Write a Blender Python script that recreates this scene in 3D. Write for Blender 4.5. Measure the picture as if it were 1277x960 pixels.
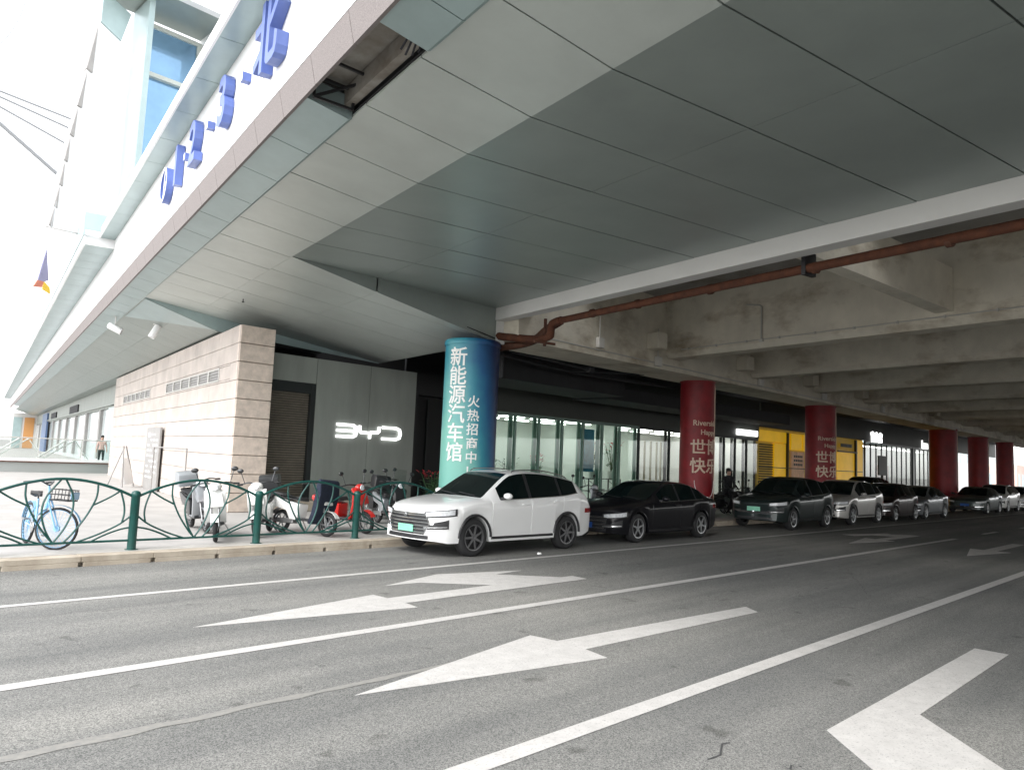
import bpy, bmesh, math, random
from mathutils import Vector, Matrix
R = math.radians
random.seed(7)
for o in list(bpy.data.objects): bpy.data.objects.remove(o)
SC = bpy.context.scene; COL = SC.collection

# ------------------------------------------------------------------ camera
cd = bpy.data.cameras.new("camera"); cam = bpy.data.objects.new("camera", cd); COL.objects.link(cam)
right = Vector((0.6942, -0.7183, 0.0427)); down = Vector((0.1001, 0.0376, -0.9943)); fwd = Vector((0.7126, 0.6947, 0.0979))
cam.matrix_world = Matrix(((right.x, -down.x, -fwd.x, 0), (right.y, -down.y, -fwd.y, 0), (right.z, -down.z, -fwd.z, 1.85), (0, 0, 0, 1)))
cd.sensor_width = 36; cd.lens = 36 * 950 / 1277; cd.clip_start = .05; cd.clip_end = 3000
SC.camera = cam
# ------------------------------------------------------------------ light
SUN_EL, SUN_AZ = 48, 262
w = bpy.data.worlds.new("World"); SC.world = w; w.use_nodes = True
nt = w.node_tree; bg = nt.nodes['Background']
sky = nt.nodes.new('ShaderNodeTexSky'); sky.sky_type = 'NISHITA'; sky.sun_disc = False
sky.sun_elevation = R(SUN_EL); sky.sun_rotation = R(SUN_AZ); sky.dust_density = 1.2; sky.air_density = 1; sky.ozone_density = 1
hs = nt.nodes.new('ShaderNodeHueSaturation'); hs.inputs['Saturation'].default_value = .12
nt.links.new(sky.outputs[0], hs.inputs['Color']); nt.links.new(hs.outputs[0], bg.inputs[0]); bg.inputs[1].default_value = .15
sd = bpy.data.lights.new("sun", 'SUN'); sun = bpy.data.objects.new("sun", sd); COL.objects.link(sun)
sd.energy = .55; sd.angle = R(25); sd.color = (1, .97, .93)
# direction to the sun, measured like the sky's rotation (clockwise from +Y)
az = R(SUN_AZ); el = R(SUN_EL)
to_sun = Vector((math.sin(az) * math.cos(el), math.cos(az) * math.cos(el), math.sin(el)))
sun.rotation_euler = to_sun.to_track_quat('Z', 'Y').to_euler()
SC.view_settings.view_transform = 'Standard'; SC.view_settings.look = 'None'
SC.view_settings.exposure = 2.03; SC.view_settings.gamma = 1
SC.cycles.max_bounces = 7; SC.cycles.diffuse_bounces = 4; SC.cycles.transparent_max_bounces = 12
SC.cycles.use_denoising = True

# ------------------------------------------------------------------ materials
def mat(name, c, rough=.6, metal=0, vary=0, scale=3, detail=4, c2=None, bump=0, bscale=None, stretch=None, spec=.5, coat=0, emit=0):
    m = bpy.data.materials.new(name); m.use_nodes = True
    n = m.node_tree.nodes; l = m.node_tree.links; p = n['Principled BSDF']
    c = tuple(c) + (1,)
    p.inputs['Base Color'].default_value = c; p.inputs['Roughness'].default_value = rough; p.inputs['Metallic'].default_value = metal
    p.inputs['Specular IOR Level'].default_value = spec; p.inputs['Coat Weight'].default_value = coat; p.inputs['Coat Roughness'].default_value = .03
    if emit: p.inputs['Emission Color'].default_value = c; p.inputs['Emission Strength'].default_value = emit
    if vary or bump:
        tc = n.new('ShaderNodeTexCoord'); mp = n.new('ShaderNodeMapping'); l.new(tc.outputs['Object'], mp.inputs[0])
        if stretch: mp.inputs['Scale'].default_value = stretch
    if vary:
        tx = n.new('ShaderNodeTexNoise'); tx.inputs['Scale'].default_value = scale; tx.inputs['Detail'].default_value = detail; tx.inputs['Roughness'].default_value = .62
        l.new(mp.outputs[0], tx.inputs['Vector'])
        rp = n.new('ShaderNodeValToRGB'); rp.color_ramp.elements[0].position = .3; rp.color_ramp.elements[1].position = .7
        lo = c2 + (1,) if c2 else tuple(x * (1 - vary) for x in c[:3]) + (1,)
        hi = c if c2 else tuple(min(1, x * (1 + vary)) for x in c[:3]) + (1,)
        rp.color_ramp.elements[0].color = lo; rp.color_ramp.elements[1].color = hi
        l.new(tx.outputs[0], rp.inputs[0]); l.new(rp.outputs[0], p.inputs['Base Color'])
    if bump:
        bt = n.new('ShaderNodeTexNoise'); bt.inputs['Scale'].default_value = bscale or scale * 6; bt.inputs['Detail'].default_value = 3
        l.new(mp.outputs[0], bt.inputs['Vector'])
        bp = n.new('ShaderNodeBump'); bp.inputs['Strength'].default_value = bump; bp.inputs['Distance'].default_value = .01
        l.new(bt.outputs[0], bp.inputs['Height']); l.new(bp.outputs[0], p.inputs['Normal'])
    return m

def asphalt_mat():
    m = bpy.data.materials.new("asphalt"); m.use_nodes = True
    n = m.node_tree.nodes; l = m.node_tree.links; p = n['Principled BSDF']
    tc = n.new('ShaderNodeTexCoord')
    def noise(s, d, st=None, ro=.6):
        mp = n.new('ShaderNodeMapping'); l.new(tc.outputs['Object'], mp.inputs[0])
        if st: mp.inputs['Scale'].default_value = st
        t = n.new('ShaderNodeTexNoise'); t.inputs['Scale'].default_value = s; t.inputs['Detail'].default_value = d; t.inputs['Roughness'].default_value = ro
        l.new(mp.outputs[0], t.inputs['Vector']); return t
    def ramp(src, a, b, ca, cb):
        r = n.new('ShaderNodeValToRGB'); r.color_ramp.elements[0].position = a; r.color_ramp.elements[1].position = b
        r.color_ramp.elements[0].color = ca + (1,); r.color_ramp.elements[1].color = cb + (1,); l.new(src, r.inputs[0]); return r
    def mix(a, b, fac, bt='MULTIPLY'):
        x = n.new('ShaderNodeMixRGB'); x.blend_type = bt; x.inputs[0].default_value = fac; l.new(a, x.inputs[1]); l.new(b, x.inputs[2]); return x
    # crushed stone: voronoi cells, each stone its own grey, with dark binder between
    vo = n.new('ShaderNodeTexVoronoi'); vo.inputs['Scale'].default_value = 135; l.new(tc.outputs['Object'], vo.inputs['Vector'])
    bw = n.new('ShaderNodeRGBToBW'); l.new(vo.outputs['Color'], bw.inputs[0])
    st = ramp(bw.outputs[0], .2, .8, (.115, .118, .112), (.325, .32, .305))
    big = ramp(noise(.5, 5, (.35, 1, 1)).outputs[0], .28, .74, (.66, .67, .69), (1.16, 1.14, 1.12))
    x = mix(st.outputs[0], big.outputs[0], 1)
    track = ramp(noise(1.1, 3, (.05, 1, 1)).outputs[0], .35, .68, (.74, .75, .75), (1.12, 1.11, 1.09))
    y = mix(x.outputs[0], track.outputs[0], 1)
    spots = ramp(noise(2.3, 2).outputs[0], .66, .73, (1, 1, 1), (.55, .55, .54))
    z = mix(y.outputs[0], spots.outputs[0], .8)
    l.new(z.outputs[0], p.inputs['Base Color']); p.inputs['Roughness'].default_value = .78; p.inputs['Specular IOR Level'].default_value = .35
    bp = n.new('ShaderNodeBump'); bp.inputs['Strength'].default_value = .55; bp.inputs['Distance'].default_value = .006
    l.new(bw.outputs[0], bp.inputs['Height']); l.new(bp.outputs[0], p.inputs['Normal'])
    return m

def paint_mat():
    m = mat("road_paint", (.50, .485, .465), .6, 0, .1, 6, 6, bump=.3, bscale=120)
    n = m.node_tree.nodes; l = m.node_tree.links; p = n['Principled BSDF']
    src = p.inputs['Base Color'].links[0].from_socket
    tc = n.new('ShaderNodeTexCoord'); t = n.new('ShaderNodeTexNoise'); t.inputs['Scale'].default_value = 55; t.inputs['Detail'].default_value = 8; t.inputs['Roughness'].default_value = .75
    l.new(tc.outputs['Object'], t.inputs['Vector'])
    r = n.new('ShaderNodeValToRGB'); r.color_ramp.elements[0].position = .32; r.color_ramp.elements[1].position = .45
    r.color_ramp.elements[0].color = (.0, .0, .0, 1); r.color_ramp.elements[1].color = (1, 1, 1, 1); l.new(t.outputs[0], r.inputs[0])
    x = n.new('ShaderNodeMixRGB'); x.inputs[1].default_value = (.14, .14, .14, 1); l.new(r.outputs[0], x.inputs[0]); l.new(src, x.inputs[2]); l.new(x.outputs[0], p.inputs['Base Color'])
    return m

def glass_mat(name, tint, gloss=.12):
    m = bpy.data.materials.new(name); m.use_nodes = True
    n = m.node_tree.nodes; l = m.node_tree.links
    for q in list(n):
        if q.type != 'OUTPUT_MATERIAL': n.remove(q)
    out = [q for q in n if q.type == 'OUTPUT_MATERIAL'][0]
    t = n.new('ShaderNodeBsdfTransparent'); t.inputs[0].default_value = tint + (1,)
    g = n.new('ShaderNodeBsdfGlossy'); g.inputs['Roughness'].default_value = .02
    f = n.new('ShaderNodeLayerWeight'); f.inputs[0].default_value = .5
    pw = n.new('ShaderNodeMath'); pw.operation = 'POWER'; pw.inputs[1].default_value = 4; l.new(f.outputs['Facing'], pw.inputs[0])
    sc = n.new('ShaderNodeMath'); sc.operation = 'MULTIPLY'; sc.inputs[1].default_value = .6; l.new(pw.outputs[0], sc.inputs[0])
    a = n.new('ShaderNodeMath'); a.operation = 'ADD'; a.inputs[1].default_value = gloss * .4; l.new(sc.outputs[0], a.inputs[0])
    x = n.new('ShaderNodeMixShader'); l.new(a.outputs[0], x.inputs[0]); l.new(t.outputs[0], x.inputs[1]); l.new(g.outputs[0], x.inputs[2])
    l.new(x.outputs[0], out.inputs[0]); return m

def concrete_mat(name, c, dark, streak=(.25, .25, 3)):
    """cast concrete with soot stains: two noises, one drawn out along the formwork"""
    m = mat(name, c, .85, 0, .12, 1.2, 6, bump=.25, bscale=30, spec=.2)
    n = m.node_tree.nodes; l = m.node_tree.links; p = n['Principled BSDF']
    src = p.inputs['Base Color'].links[0].from_socket
    tc = n.new('ShaderNodeTexCoord'); mp = n.new('ShaderNodeMapping'); mp.inputs['Scale'].default_value = streak; l.new(tc.outputs['Object'], mp.inputs[0])
    t = n.new('ShaderNodeTexNoise'); t.inputs['Scale'].default_value = 1.3; t.inputs['Detail'].default_value = 7; t.inputs['Roughness'].default_value = .65; l.new(mp.outputs[0], t.inputs['Vector'])
    r = n.new('ShaderNodeValToRGB'); r.color_ramp.elements[0].position = .52; r.color_ramp.elements[1].position = .74
    r.color_ramp.elements[0].color = (1, 1, 1, 1); r.color_ramp.elements[1].color = dark + (1,); l.new(t.outputs[0], r.inputs[0])
    x = n.new('ShaderNodeMixRGB'); x.blend_type = 'MULTIPLY'; x.inputs[0].default_value = 1; l.new(src, x.inputs[1]); l.new(r.outputs[0], x.inputs[2]); l.new(x.outputs[0], p.inputs['Base Color'])
    return m

M = {}
M['asphalt'] = asphalt_mat(); M['paint'] = paint_mat()
M['ground'] = mat('ground', (.22, .21, .2), .9, 0, .2, .2)
M['paving'] = mat('paving', (.37, .355, .34), .8, 0, .12, 1.5, 6, bump=.2, bscale=40)
M['kerb'] = mat('kerb_stone', (.50, .44, .36), .85, 0, .25, 2.2, 6, c2=(.30, .25, .19), bump=.4, bscale=40)
M['soffit'] = mat('soffit_metal_lit', (.49, .53, .50), .40, .3, .07, 1.1, 6)  # lighter copy for the daylit strip, light put into the colour
M['soffit_shaded'] = mat('soffit_metal_shaded', (.285, .325, .305), .38, .3, .08, .9, 6)  # darker copy of the same metal, shade put into the colour
M['teal'] = mat('teal_metal', (.33, .42, .42), .32, .25, .08, 1.5, 4)
M['gap'] = mat('dark_gap', (.02, .021, .022), .9)
M['granite'] = mat('pink_granite', (.20, .175, .168), .7, 0, .3, 90, 3)
M['stone'] = mat('stone_cladding', (.47, .415, .375), .72, 0, .16, 1.1, 7, bump=.15, bscale=60)
M['white_clad'] = mat('white_cladding', (.82, .82, .82), .5, 0, .03, .7)
M['white_metal'] = mat('white_metal', (.62, .62, .60), .4, 0, .05, .5)
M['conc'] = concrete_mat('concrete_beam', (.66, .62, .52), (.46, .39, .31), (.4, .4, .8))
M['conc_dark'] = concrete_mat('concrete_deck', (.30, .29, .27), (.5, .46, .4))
M['rust'] = mat('rust_paint_pipe', (.085, .028, .012), .85, 0, .35, 6, 5)
M['rust_dark'] = mat('rust_dark', (.09, .035, .018), .7, 0, .4, 8, 5)
M['grey_wall'] = mat('grey_wall_panel', (.255, .275, .25), .5, .1, .13, 1.1, 6, stretch=(1.6, 1.6, .35))
M['dark_wall'] = mat('dark_wall_panel', (.07, .078, .07), .6, 0, .1, .8)
M['black'] = mat('black', (.012, .012, .013), .6)
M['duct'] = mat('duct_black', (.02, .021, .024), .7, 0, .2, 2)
M['shutter'] = mat('roller_shutter_metal', (.17, .15, .12), .5, .3, .15, 4)
M['alu'] = mat('dark_aluminium', (.10, .13, .12), .4, .5)
M['alu_dark'] = mat('black_aluminium', (.02, .024, .024), .4, .3)
M['green_frame'] = mat('green_grey_frame', (.20, .29, .25), .4, .1)
M['glass'] = glass_mat('shop_glass', (.85, .945, .91)); M['glass_clear'] = glass_mat('clear_glass', (.9, .93, .92))
M['bluepane'] = mat('blue_reflecting_pane', (.23, .40, .58), .06, .55, .12, .8)
M['fence'] = mat('fence_green', (.005, .062, .052), .38, 0, .2, 8, bump=.05, spec=.5)
M['red_col'] = mat('red_pillar_wrap', (.215, .007, .012), .5, 0, .28, 2.2, 6)
M['gold'] = mat('pale_gold_print', (.62, .47, .36), .5)
M['white_print'] = mat('white_print', (.85, .85, .83), .5)
M['led'] = mat('logo_lit_white', (1, 1, 1), .4, emit=.7)
M['letter_face'] = mat('letter_face', (.80, .82, .86), .4)
M['letter_side'] = mat('letter_side_blue', (.10, .15, .40), .38, 0, .15, 2)
M['yellow'] = mat('yellow_lightbox', (.80, .46, .006), .4, 0, .1, 1.2, emit=.09)
M['yellow_dull'] = mat('yellow_panel', (.55, .36, .04), .5, 0, .1, 1.5, emit=.03)  # shop wall colour carries a faint added glow
M['room_white'] = mat('room_wall', (.72, .73, .70), .7, 0, .04, .7)
M['room_floor'] = mat('room_floor', (.45, .44, .42), .25)
M['room_lamp'] = mat('room_lamp', (1, .98, .94), .5, emit=2.1)
M['sign_lit'] = mat('sign_lit', (1, 1, .98), .5, emit=.7)
M['poster_blue'] = mat('poster_blue', (.05, .25, .42), .4, 0, .5, 1.2, 4)
M['leaf'] = mat('plant_leaf', (.045, .11, .04), .55, 0, .4, 9)
M['flower'] = mat('red_petals', (.52, .04, .05), .6, 0, .25, 9)
M['pot'] = mat('white_pot', (.66, .66, .62), .4)
M['tyre'] = mat('tyre_rubber', (.018, .018, .019), .8, 0, .2, 12)
M['rim'] = mat('alloy_rim', (.42, .43, .44), .28, .85)
M['rim_mid'] = mat('rim_mid', (.20, .20, .205), .3, .8); M['rim_dark'] = mat('dark_rim', (.06, .06, .062), .35, .7)
M['chrome'] = mat('chrome', (.62, .63, .64), .14, .95)
M['trim'] = mat('black_trim', (.018, .018, .02), .45)
M['carglass'] = mat('car_glass', (.004, .008, .008), .05, 0, spec=.14)
M['lamp'] = mat('headlamp_lens', (.70, .72, .74), .1, .2, .25, 25, coat=1)
M['tail'] = mat('tail_lamp', (.25, .01, .012), .12, coat=1)
M['plate_green'] = mat('plate_green', (.25, .62, .45), .5, 0, .2, 3)
M['plate_blue'] = mat('plate_blue', (.02, .10, .42), .5)
for nm, c, mt in (('white', (.78, .78, .77), 0), ('black', (.006, .006, .008), 0), ('darkgreen', (.018, .026, .026), .3), ('silver', (.46, .45, .43), .35),
                  ('maroon', (.02, .012, .012), .2), ('grey', (.16, .17, .18), .5), ('slate', (.05, .065, .065), .4), ('pearl', (.66, .66, .64), .1), ('blue', (.03, .07, .16), .3)):
    M['car_' + nm] = mat('car_paint_' + nm, c, .3, mt, spec=.5 if c[0] > .3 else .12, coat=.8 if c[0] > .3 else .35)
M['sc_white'] = mat('scooter_white', (.72, .72, .70), .3, coat=.6); M['sc_red'] = mat('scooter_red', (.55, .025, .02), .3, coat=.6)
M['sc_black'] = mat('scooter_black', (.02, .021, .023), .35, coat=.4); M['sc_silver'] = mat('scooter_silver', (.40, .42, .44), .3, .5)
M['sc_pink'] = mat('scooter_pale', (.62, .52, .50), .35, coat=.4); M['sc_green'] = mat('scooter_mint', (.42, .55, .48), .35)
M['seat'] = mat('scooter_seat', (.022, .022, .023), .6)
M['quilt'] = mat('navy_quilt', (.012, .018, .035), .9, 0, .3, 14, bump=.5, bscale=20)
M['bike_blue'] = mat('bike_blue', (.24, .46, .68), .35, coat=.5); M['steel'] = mat('steel', (.35, .35, .35), .35, .8)
M['skin'] = mat('skin', (.45, .28, .21), .6); M['hair'] = mat('hair', (.012, .010, .009), .5)
M['cloth_dark'] = mat('cloth_dark', (.02, .02, .024), .85, 0, .2, 9); M['cloth_pink'] = mat('cloth_pink', (.62, .40, .36), .85, 0, .12, 9)
M['board'] = mat('board_grey', (.27, .26, .25), .55, 0, .1, 4); M['board_dark'] = mat('board_dark', (.02, .03, .026), .5)
M['far_wall'] = mat('far_wall', (.62, .60, .58), .8, 0, .08, .2); M['far_pink'] = mat('far_wall_pink', (.60, .42, .36), .8, 0, .2, .3)
M['box_white'] = mat('box_white', (.60, .59, .55), .5); M['conduit'] = mat('conduit_grey', (.46, .45, .42), .5)
M['cable'] = mat('cable_grey', (.30, .31, .32), .5, .3)
M['fl_red'] = mat('flag_red', (.50, .18, .12), .7); M['fl_blue'] = mat('flag_blue', (.24, .24, .36), .7); M['fl_yellow'] = mat('flag_yellow', (.7, .48, .05), .7)

def banner_mat():
    """printed pillar wrap: deep blue at one side to mint at the other and lower down, with cloudy print"""
    m = bpy.data.materials.new('blue_banner_print'); m.use_nodes = True
    n = m.node_tree.nodes; l = m.node_tree.links; p = n['Principled BSDF']; p.inputs['Roughness'].default_value = .4
    tc = n.new('ShaderNodeTexCoord'); sx = n.new('ShaderNodeSeparateXYZ'); l.new(tc.outputs['Object'], sx.inputs[0])
    t = n.new('ShaderNodeTexNoise'); t.inputs['Scale'].default_value = 2.2; t.inputs['Detail'].default_value = 6; l.new(tc.outputs['Object'], t.inputs['Vector'])
    def math_(op, a, b):
        q = n.new('ShaderNodeMath'); q.operation = op
        for i, v in enumerate((a, b)):
            if isinstance(v, (int, float)): q.inputs[i].default_value = v
            else: l.new(v, q.inputs[i])
        return q.outputs[0]
    # printed design: x (to the right) and z (up) of the pillar itself
    g = math_('ADD', math_('MULTIPLY', sx.outputs[0], .85), math_('MULTIPLY', sx.outputs[2], .16))
    g = math_('ADD', g, math_('MULTIPLY', t.outputs[0], .35))
    r = n.new('ShaderNodeValToRGB'); e = r.color_ramp.elements
    e[0].position = -.0; e[0].color = (.20, .50, .42, 1); e[1].position = 1; e[1].color = (.005, .02, .09, 1)
    q = e.new(.35); q.color = (.03, .25, .33, 1); q = e.new(.65); q.color = (.012, .10, .25, 1)
    l.new(g, r.inputs[0]); l.new(r.outputs[0], p.inputs['Base Color']); return m
M['banner'] = banner_mat()

# ------------------------------------------------------------------ mesh builder
TH = math.atan2(-0.1948, 0.9808)            # the viaduct grid is turned by this against the road
GRID = Matrix.Rotation(TH, 4, 'Z')
def g2w(a, v, z=0): return GRID @ Vector((a, v, z))

class MB:
    def __init__(s): s.bm = bmesh.new()
    def poly(s, pts):
        return s.bm.faces.new([s.bm.verts.new(p) for p in pts])
    def box(s, x0, x1, y0, y1, z0, z1, mtx=None):
        c = [(x, y, z) for z in (z0, z1) for y in (y0, y1) for x in (x0, x1)]
        if mtx is not None: c = [mtx @ Vector(p) for p in c]
        v = [s.bm.verts.new(p) for p in c]
        for f in ((0, 2, 3, 1), (4, 5, 7, 6), (0, 1, 5, 4), (2, 6, 7, 3), (0, 4, 6, 2), (1, 3, 7, 5)): s.bm.faces.new([v[i] for i in f])
        return s
    def prism(s, pts, ext):
        """pts: list of 3D points of a planar polygon, ext: extrusion vector"""
        ext = Vector(ext); a = [s.bm.verts.new(p) for p in pts]; b = [s.bm.verts.new(Vector(p) + ext) for p in pts]; n = len(pts)
        s.bm.faces.new(a); s.bm.faces.new(b[::-1])
        for i in range(n): s.bm.faces.new((a[i], b[i], b[(i + 1) % n], a[(i + 1) % n]))
        return s
    def tube(s, path, r, seg=8, closed=False, cap=True):
        path = [Vector(p) for p in path]; n = len(path); rings = []
        rr = r if isinstance(r, (list, tuple)) else [r] * n
        up = Vector((0, 0, 1)); prev = None
        for i, p in enumerate(path):
            if closed: t = path[(i + 1) % n] - path[i - 1]
            else: t = path[min(i + 1, n - 1)] - path[max(i - 1, 0)]
            t.normalize()
            if prev is None: u = t.orthogonal().normalized()
            else: u = (prev - t * prev.dot(t)).normalized()
            prev = u; v = t.cross(u)
            rings.append([s.bm.verts.new(p + (u * math.cos(2 * math.pi * k / seg) + v * math.sin(2 * math.pi * k / seg)) * rr[i]) for k in range(seg)])
        for i in range(n if closed else n - 1):
            A = rings[i]; B = rings[(i + 1) % n]
            for k in range(seg): s.bm.faces.new((A[k], A[(k + 1) % seg], B[(k + 1) % seg], B[k]))
        if cap and not closed: s.bm.faces.new(rings[0][::-1]); s.bm.faces.new(rings[-1])
        return s
    def lathe(s, prof, seg=24, mtx=None, closed=False):
        """prof: (r, z) list revolved round z"""
        rings = []
        for r, z in prof:
            ring = []
            for k in range(seg):
                q = Vector((r * math.cos(2 * math.pi * k / seg), r * math.sin(2 * math.pi * k / seg), z))
                ring.append(s.bm.verts.new(mtx @ q if mtx is not None else q))
            rings.append(ring)
        m = len(prof)
        for i in range(m if closed else m - 1):
            A = rings[i]; B = rings[(i + 1) % m]
            for k in range(seg): s.bm.faces.new((A[k], A[(k + 1) % seg], B[(k + 1) % seg], B[k]))
        if not closed: s.bm.faces.new(rings[0][::-1]); s.bm.faces.new(rings[-1])
        return s
    def ball(s, c, rx, ry, rz, seg=14):
        mt = Matrix.Translation(c) @ Matrix.Diagonal((rx, ry, rz, 1))
        bmesh.ops.create_uvsphere(s.bm, u_segments=seg, v_segments=max(6, seg // 2 + 1), radius=1, matrix=mt); return s
    def text(s, body, size, depth, mtx, spread=1, maxlen=None, fn=None):
        cu = bpy.data.curves.new('lettering', 'FONT'); cu.body = body; cu.size = size; cu.extrude = depth / 2; cu.align_x = 'CENTER'; cu.align_y = 'CENTER'; cu.resolution_u = 3; cu.offset = spread * size * .012
        ob = bpy.data.objects.new('lettering', cu); COL.objects.link(ob)
        dg = bpy.context.evaluated_depsgraph_get(); me = bpy.data.meshes.new_from_object(ob.evaluated_get(dg))
        t = bmesh.new(); t.from_mesh(me)
        if maxlen:
            xs = [q.co.x for q in t.verts]
            if xs:
                x = min(xs) + maxlen
                while x < max(xs):
                    bmesh.ops.bisect_plane(t, geom=t.verts[:] + t.edges[:] + t.faces[:], plane_co=(x, 0, 0), plane_no=(1, 0, 0)); x += maxlen
        mp = {}
        for q in t.verts:
            p = mtx @ q.co
            mp[q] = s.bm.verts.new(fn(p) if fn else p)
        for f in t.faces:
            try: s.bm.faces.new([mp[q] for q in f.verts])
            except ValueError: pass
        t.free(); bpy.data.objects.remove(ob); bpy.data.meshes.remove(me); bpy.data.curves.remove(cu); return s
    def bevel(s, w, seg=1, ang=40):
        bmesh.ops.remove_doubles(s.bm, verts=s.bm.verts[:], dist=1e-5)
        bmesh.ops.recalc_face_normals(s.bm, faces=s.bm.faces[:])
        ed = [e for e in s.bm.edges if len(e.link_faces) == 2 and e.calc_face_angle(0) > R(ang)]
        if ed: bmesh.ops.bevel(s.bm, geom=ed, offset=w, segments=seg, affect='EDGES', profile=.7)
        return s
    def build(s, name, m, parent=None, smooth=None, grid=False, fixn=True):
        if fixn: bmesh.ops.recalc_face_normals(s.bm, faces=s.bm.faces[:])
        me = bpy.data.meshes.new(name); s.bm.to_mesh(me); s.bm.free()
        ms = m if isinstance(m, (list, tuple)) else [m]
        for q in ms: me.materials.append(M[q] if isinstance(q, str) else q)
        if smooth is not None:
            me.polygons.foreach_set('use_smooth', [True] * len(me.polygons)); me.set_sharp_from_angle(angle=R(smooth))
        o = bpy.data.objects.new(name, me); COL.objects.link(o)
        if parent is not None: o.parent = parent
        elif grid: o.matrix_world = GRID
        return o

def tag(o, label=None, cat=None, group=None, kind=None):
    if label: o['label'] = label
    if cat: o['category'] = cat
    if group: o['group'] = group
    if kind: o['kind'] = kind
    return o
def thing(name, label, cat, loc=(0, 0, 0), rz=0, group=None):
    o = bpy.data.objects.new(name, None); COL.objects.link(o); o.location = loc; o.rotation_euler = (0, 0, rz); o.empty_display_size = .2
    return tag(o, label, cat, group)
KIDS = {}
def kids(o): return [c for c in bpy.data.objects if c.parent == o]
def copy_tree(o, parent=None):
    c = o.copy(); COL.objects.link(c)
    if parent is not None: c.parent = parent
    for ch in kids(o):
        if ch is not c: copy_tree(ch, c)
    return c
def catmull(pts, n=6, closed=False):
    pts = [Vector(p) for p in pts]; out = []; m = len(pts)
    for i in range(m if closed else m - 1):
        p0 = pts[(i - 1) % m] if closed or i > 0 else pts[0]; p1 = pts[i]; p2 = pts[(i + 1) % m]; p3 = pts[(i + 2) % m] if closed or i + 2 < m else pts[-1]
        for k in range(n):
            t = k / n
            out.append(.5 * ((2 * p1) + (p2 - p0) * t + (2 * p0 - 5 * p1 + 4 * p2 - p3) * t * t + (3 * p1 - p0 - 3 * p2 + p3) * t ** 3))
    if not closed: out.append(pts[-1])
    return out

# ------------------------------------------------------------------ ground, road, markings
b = MB(); b.poly([(-900, -900, -.03), (1200, -900, -.03), (1200, 1200, -.03), (-900, 1200, -.03)]); tag(b.build('ground', 'ground'), kind='structure')
b = MB(); b.poly([(-150, -10, 0), (400, -10, 0), (400, 12.66, 0), (-150, 12.66, 0)]); tag(b.build('road', 'asphalt'), kind='structure')
b = MB(); b.poly([(-150, 12.84, .15), (400, 12.84, .15), (400, 90, .15), (-150, 90, .15)]); tag(b.build('pavement', 'paving'), kind='structure')
# kerb: stones with a joint and a drain notch at the foot of each joint
b = MB(); x = -40.0
while x < 130:
    j = random.uniform(-.004, .004); L = 1.045
    b.box(x + .004, x + L - .004, 12.58 + j, 12.85, .065, .152 + j)
    b.box(x + .035, x + L - .035, 12.58 + j, 12.85, -.02, .0645)
    x += L
b.bevel(.006); b.box(-40, 130, 12.70, 12.84, -.02, .11)
tag(b.build('kerb', 'kerb'), kind='structure')
b = MB(); b.box(-40, 130, 12.852, 13.22, .10, .156); tag(b.build('pavement_edge', mat('edge_slab', (.42, .40, .37), .8, 0, .2, 2, 6)), kind='structure')

def line(x0, x1, y, wd, z=.004):
    b = MB(); n = max(2, int((x1 - x0) / 1.5))
    for i in range(n):
        xa = x0 + (x1 - x0) * i / n; xb = x0 + (x1 - x0) * (i + 1) / n
        b.poly([(xa, y - wd / 2, z), (xb, y - wd / 2, z), (xb, y + wd / 2, z), (xa, y + wd / 2, z)])
    bmesh.ops.remove_doubles(b.bm, verts=b.bm.verts[:], dist=1e-4)
    return tag(b.build('lane_line', 'paint'), kind='structure')
line(-40, 120, 9.98, .13)
line(-40, 27, 6.75, .16)
line(-40, 27, 3.44, .17)
for k in range(8): line(30.6 + k * 6, 32.6 + k * 6, 6.8, .15)
for k in range(6): line(33.6 + k * 6, 35.6 + k * 6, 3.44, .15)
b = MB(); rw_ = random.Random(5)
up_ = [(1.2 + k * .2, 5.30 + rw_.uniform(-.012, .03)) for k in range(22)]; lo_ = [(1.2 + k * .2, 5.23 + rw_.uniform(-.03, .012)) for k in range(22)]
for k in range(21):
    b.poly([(*lo_[k], .003), (*lo_[k + 1], .003), (*up_[k + 1], .003), (*up_[k], .003)])
WORN = mat('worn_paint', (.265, .255, .23), .8, 0, .35, 22, 8, c2=(.19, .188, .18), bump=.4, bscale=90)
tag(b.build('worn_marking', WORN), kind='structure')
CRACK = mat('crack_fill', (.05, .05, .05), .9)
for x0, y0, x1, y1, sd_ in ((4.6, 2.55, 5.0, 2.66, 1), (4.85, 2.2, 4.95, 2.12, 2), (13.5, 9.0, 17.5, 8.3, 3), (2.0, 9.2, 6.3, 9.5, 4), (12.5, 4.3, 15.8, 5.9, 6)):
    rr_ = random.Random(sd_); b = MB(); n_ = max(4, int(math.hypot(x1 - x0, y1 - y0) / .12)); P_ = []
    for k in range(n_ + 1): P_.append((x0 + (x1 - x0) * k / n_ + rr_.uniform(-.03, .03), y0 + (y1 - y0) * k / n_ + rr_.uniform(-.035, .035)))
    hw_ = .007 if sd_ < 3 else .003
    for (xa, ya), (xb, yb) in zip(P_[:-1], P_[1:]): b.poly([(xa, ya - hw_, .0035), (xb, yb - hw_, .0035), (xb, yb + hw_, .0035), (xa, ya + hw_, .0035)])
    tag(b.build('road_crack', CRACK), kind='structure')
def arrow(pts):
    b = MB(); b.prism([(x, y, .002) for x, y in pts], (0, 0, .004)); bmesh.ops.recalc_face_normals(b.bm, faces=b.bm.faces[:]); bmesh.ops.triangulate(b.bm, faces=b.bm.faces[:], ngon_method='EAR_CLIP'); return tag(b.build('road_arrow', 'paint'), kind='structure')
arrow([(3.57, 5.02), (6.19, 5.60), (6.23, 5.26), (9.9, 5.03), (9.68, 4.75), (6.20, 4.86), (6.11, 4.52)])
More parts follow.
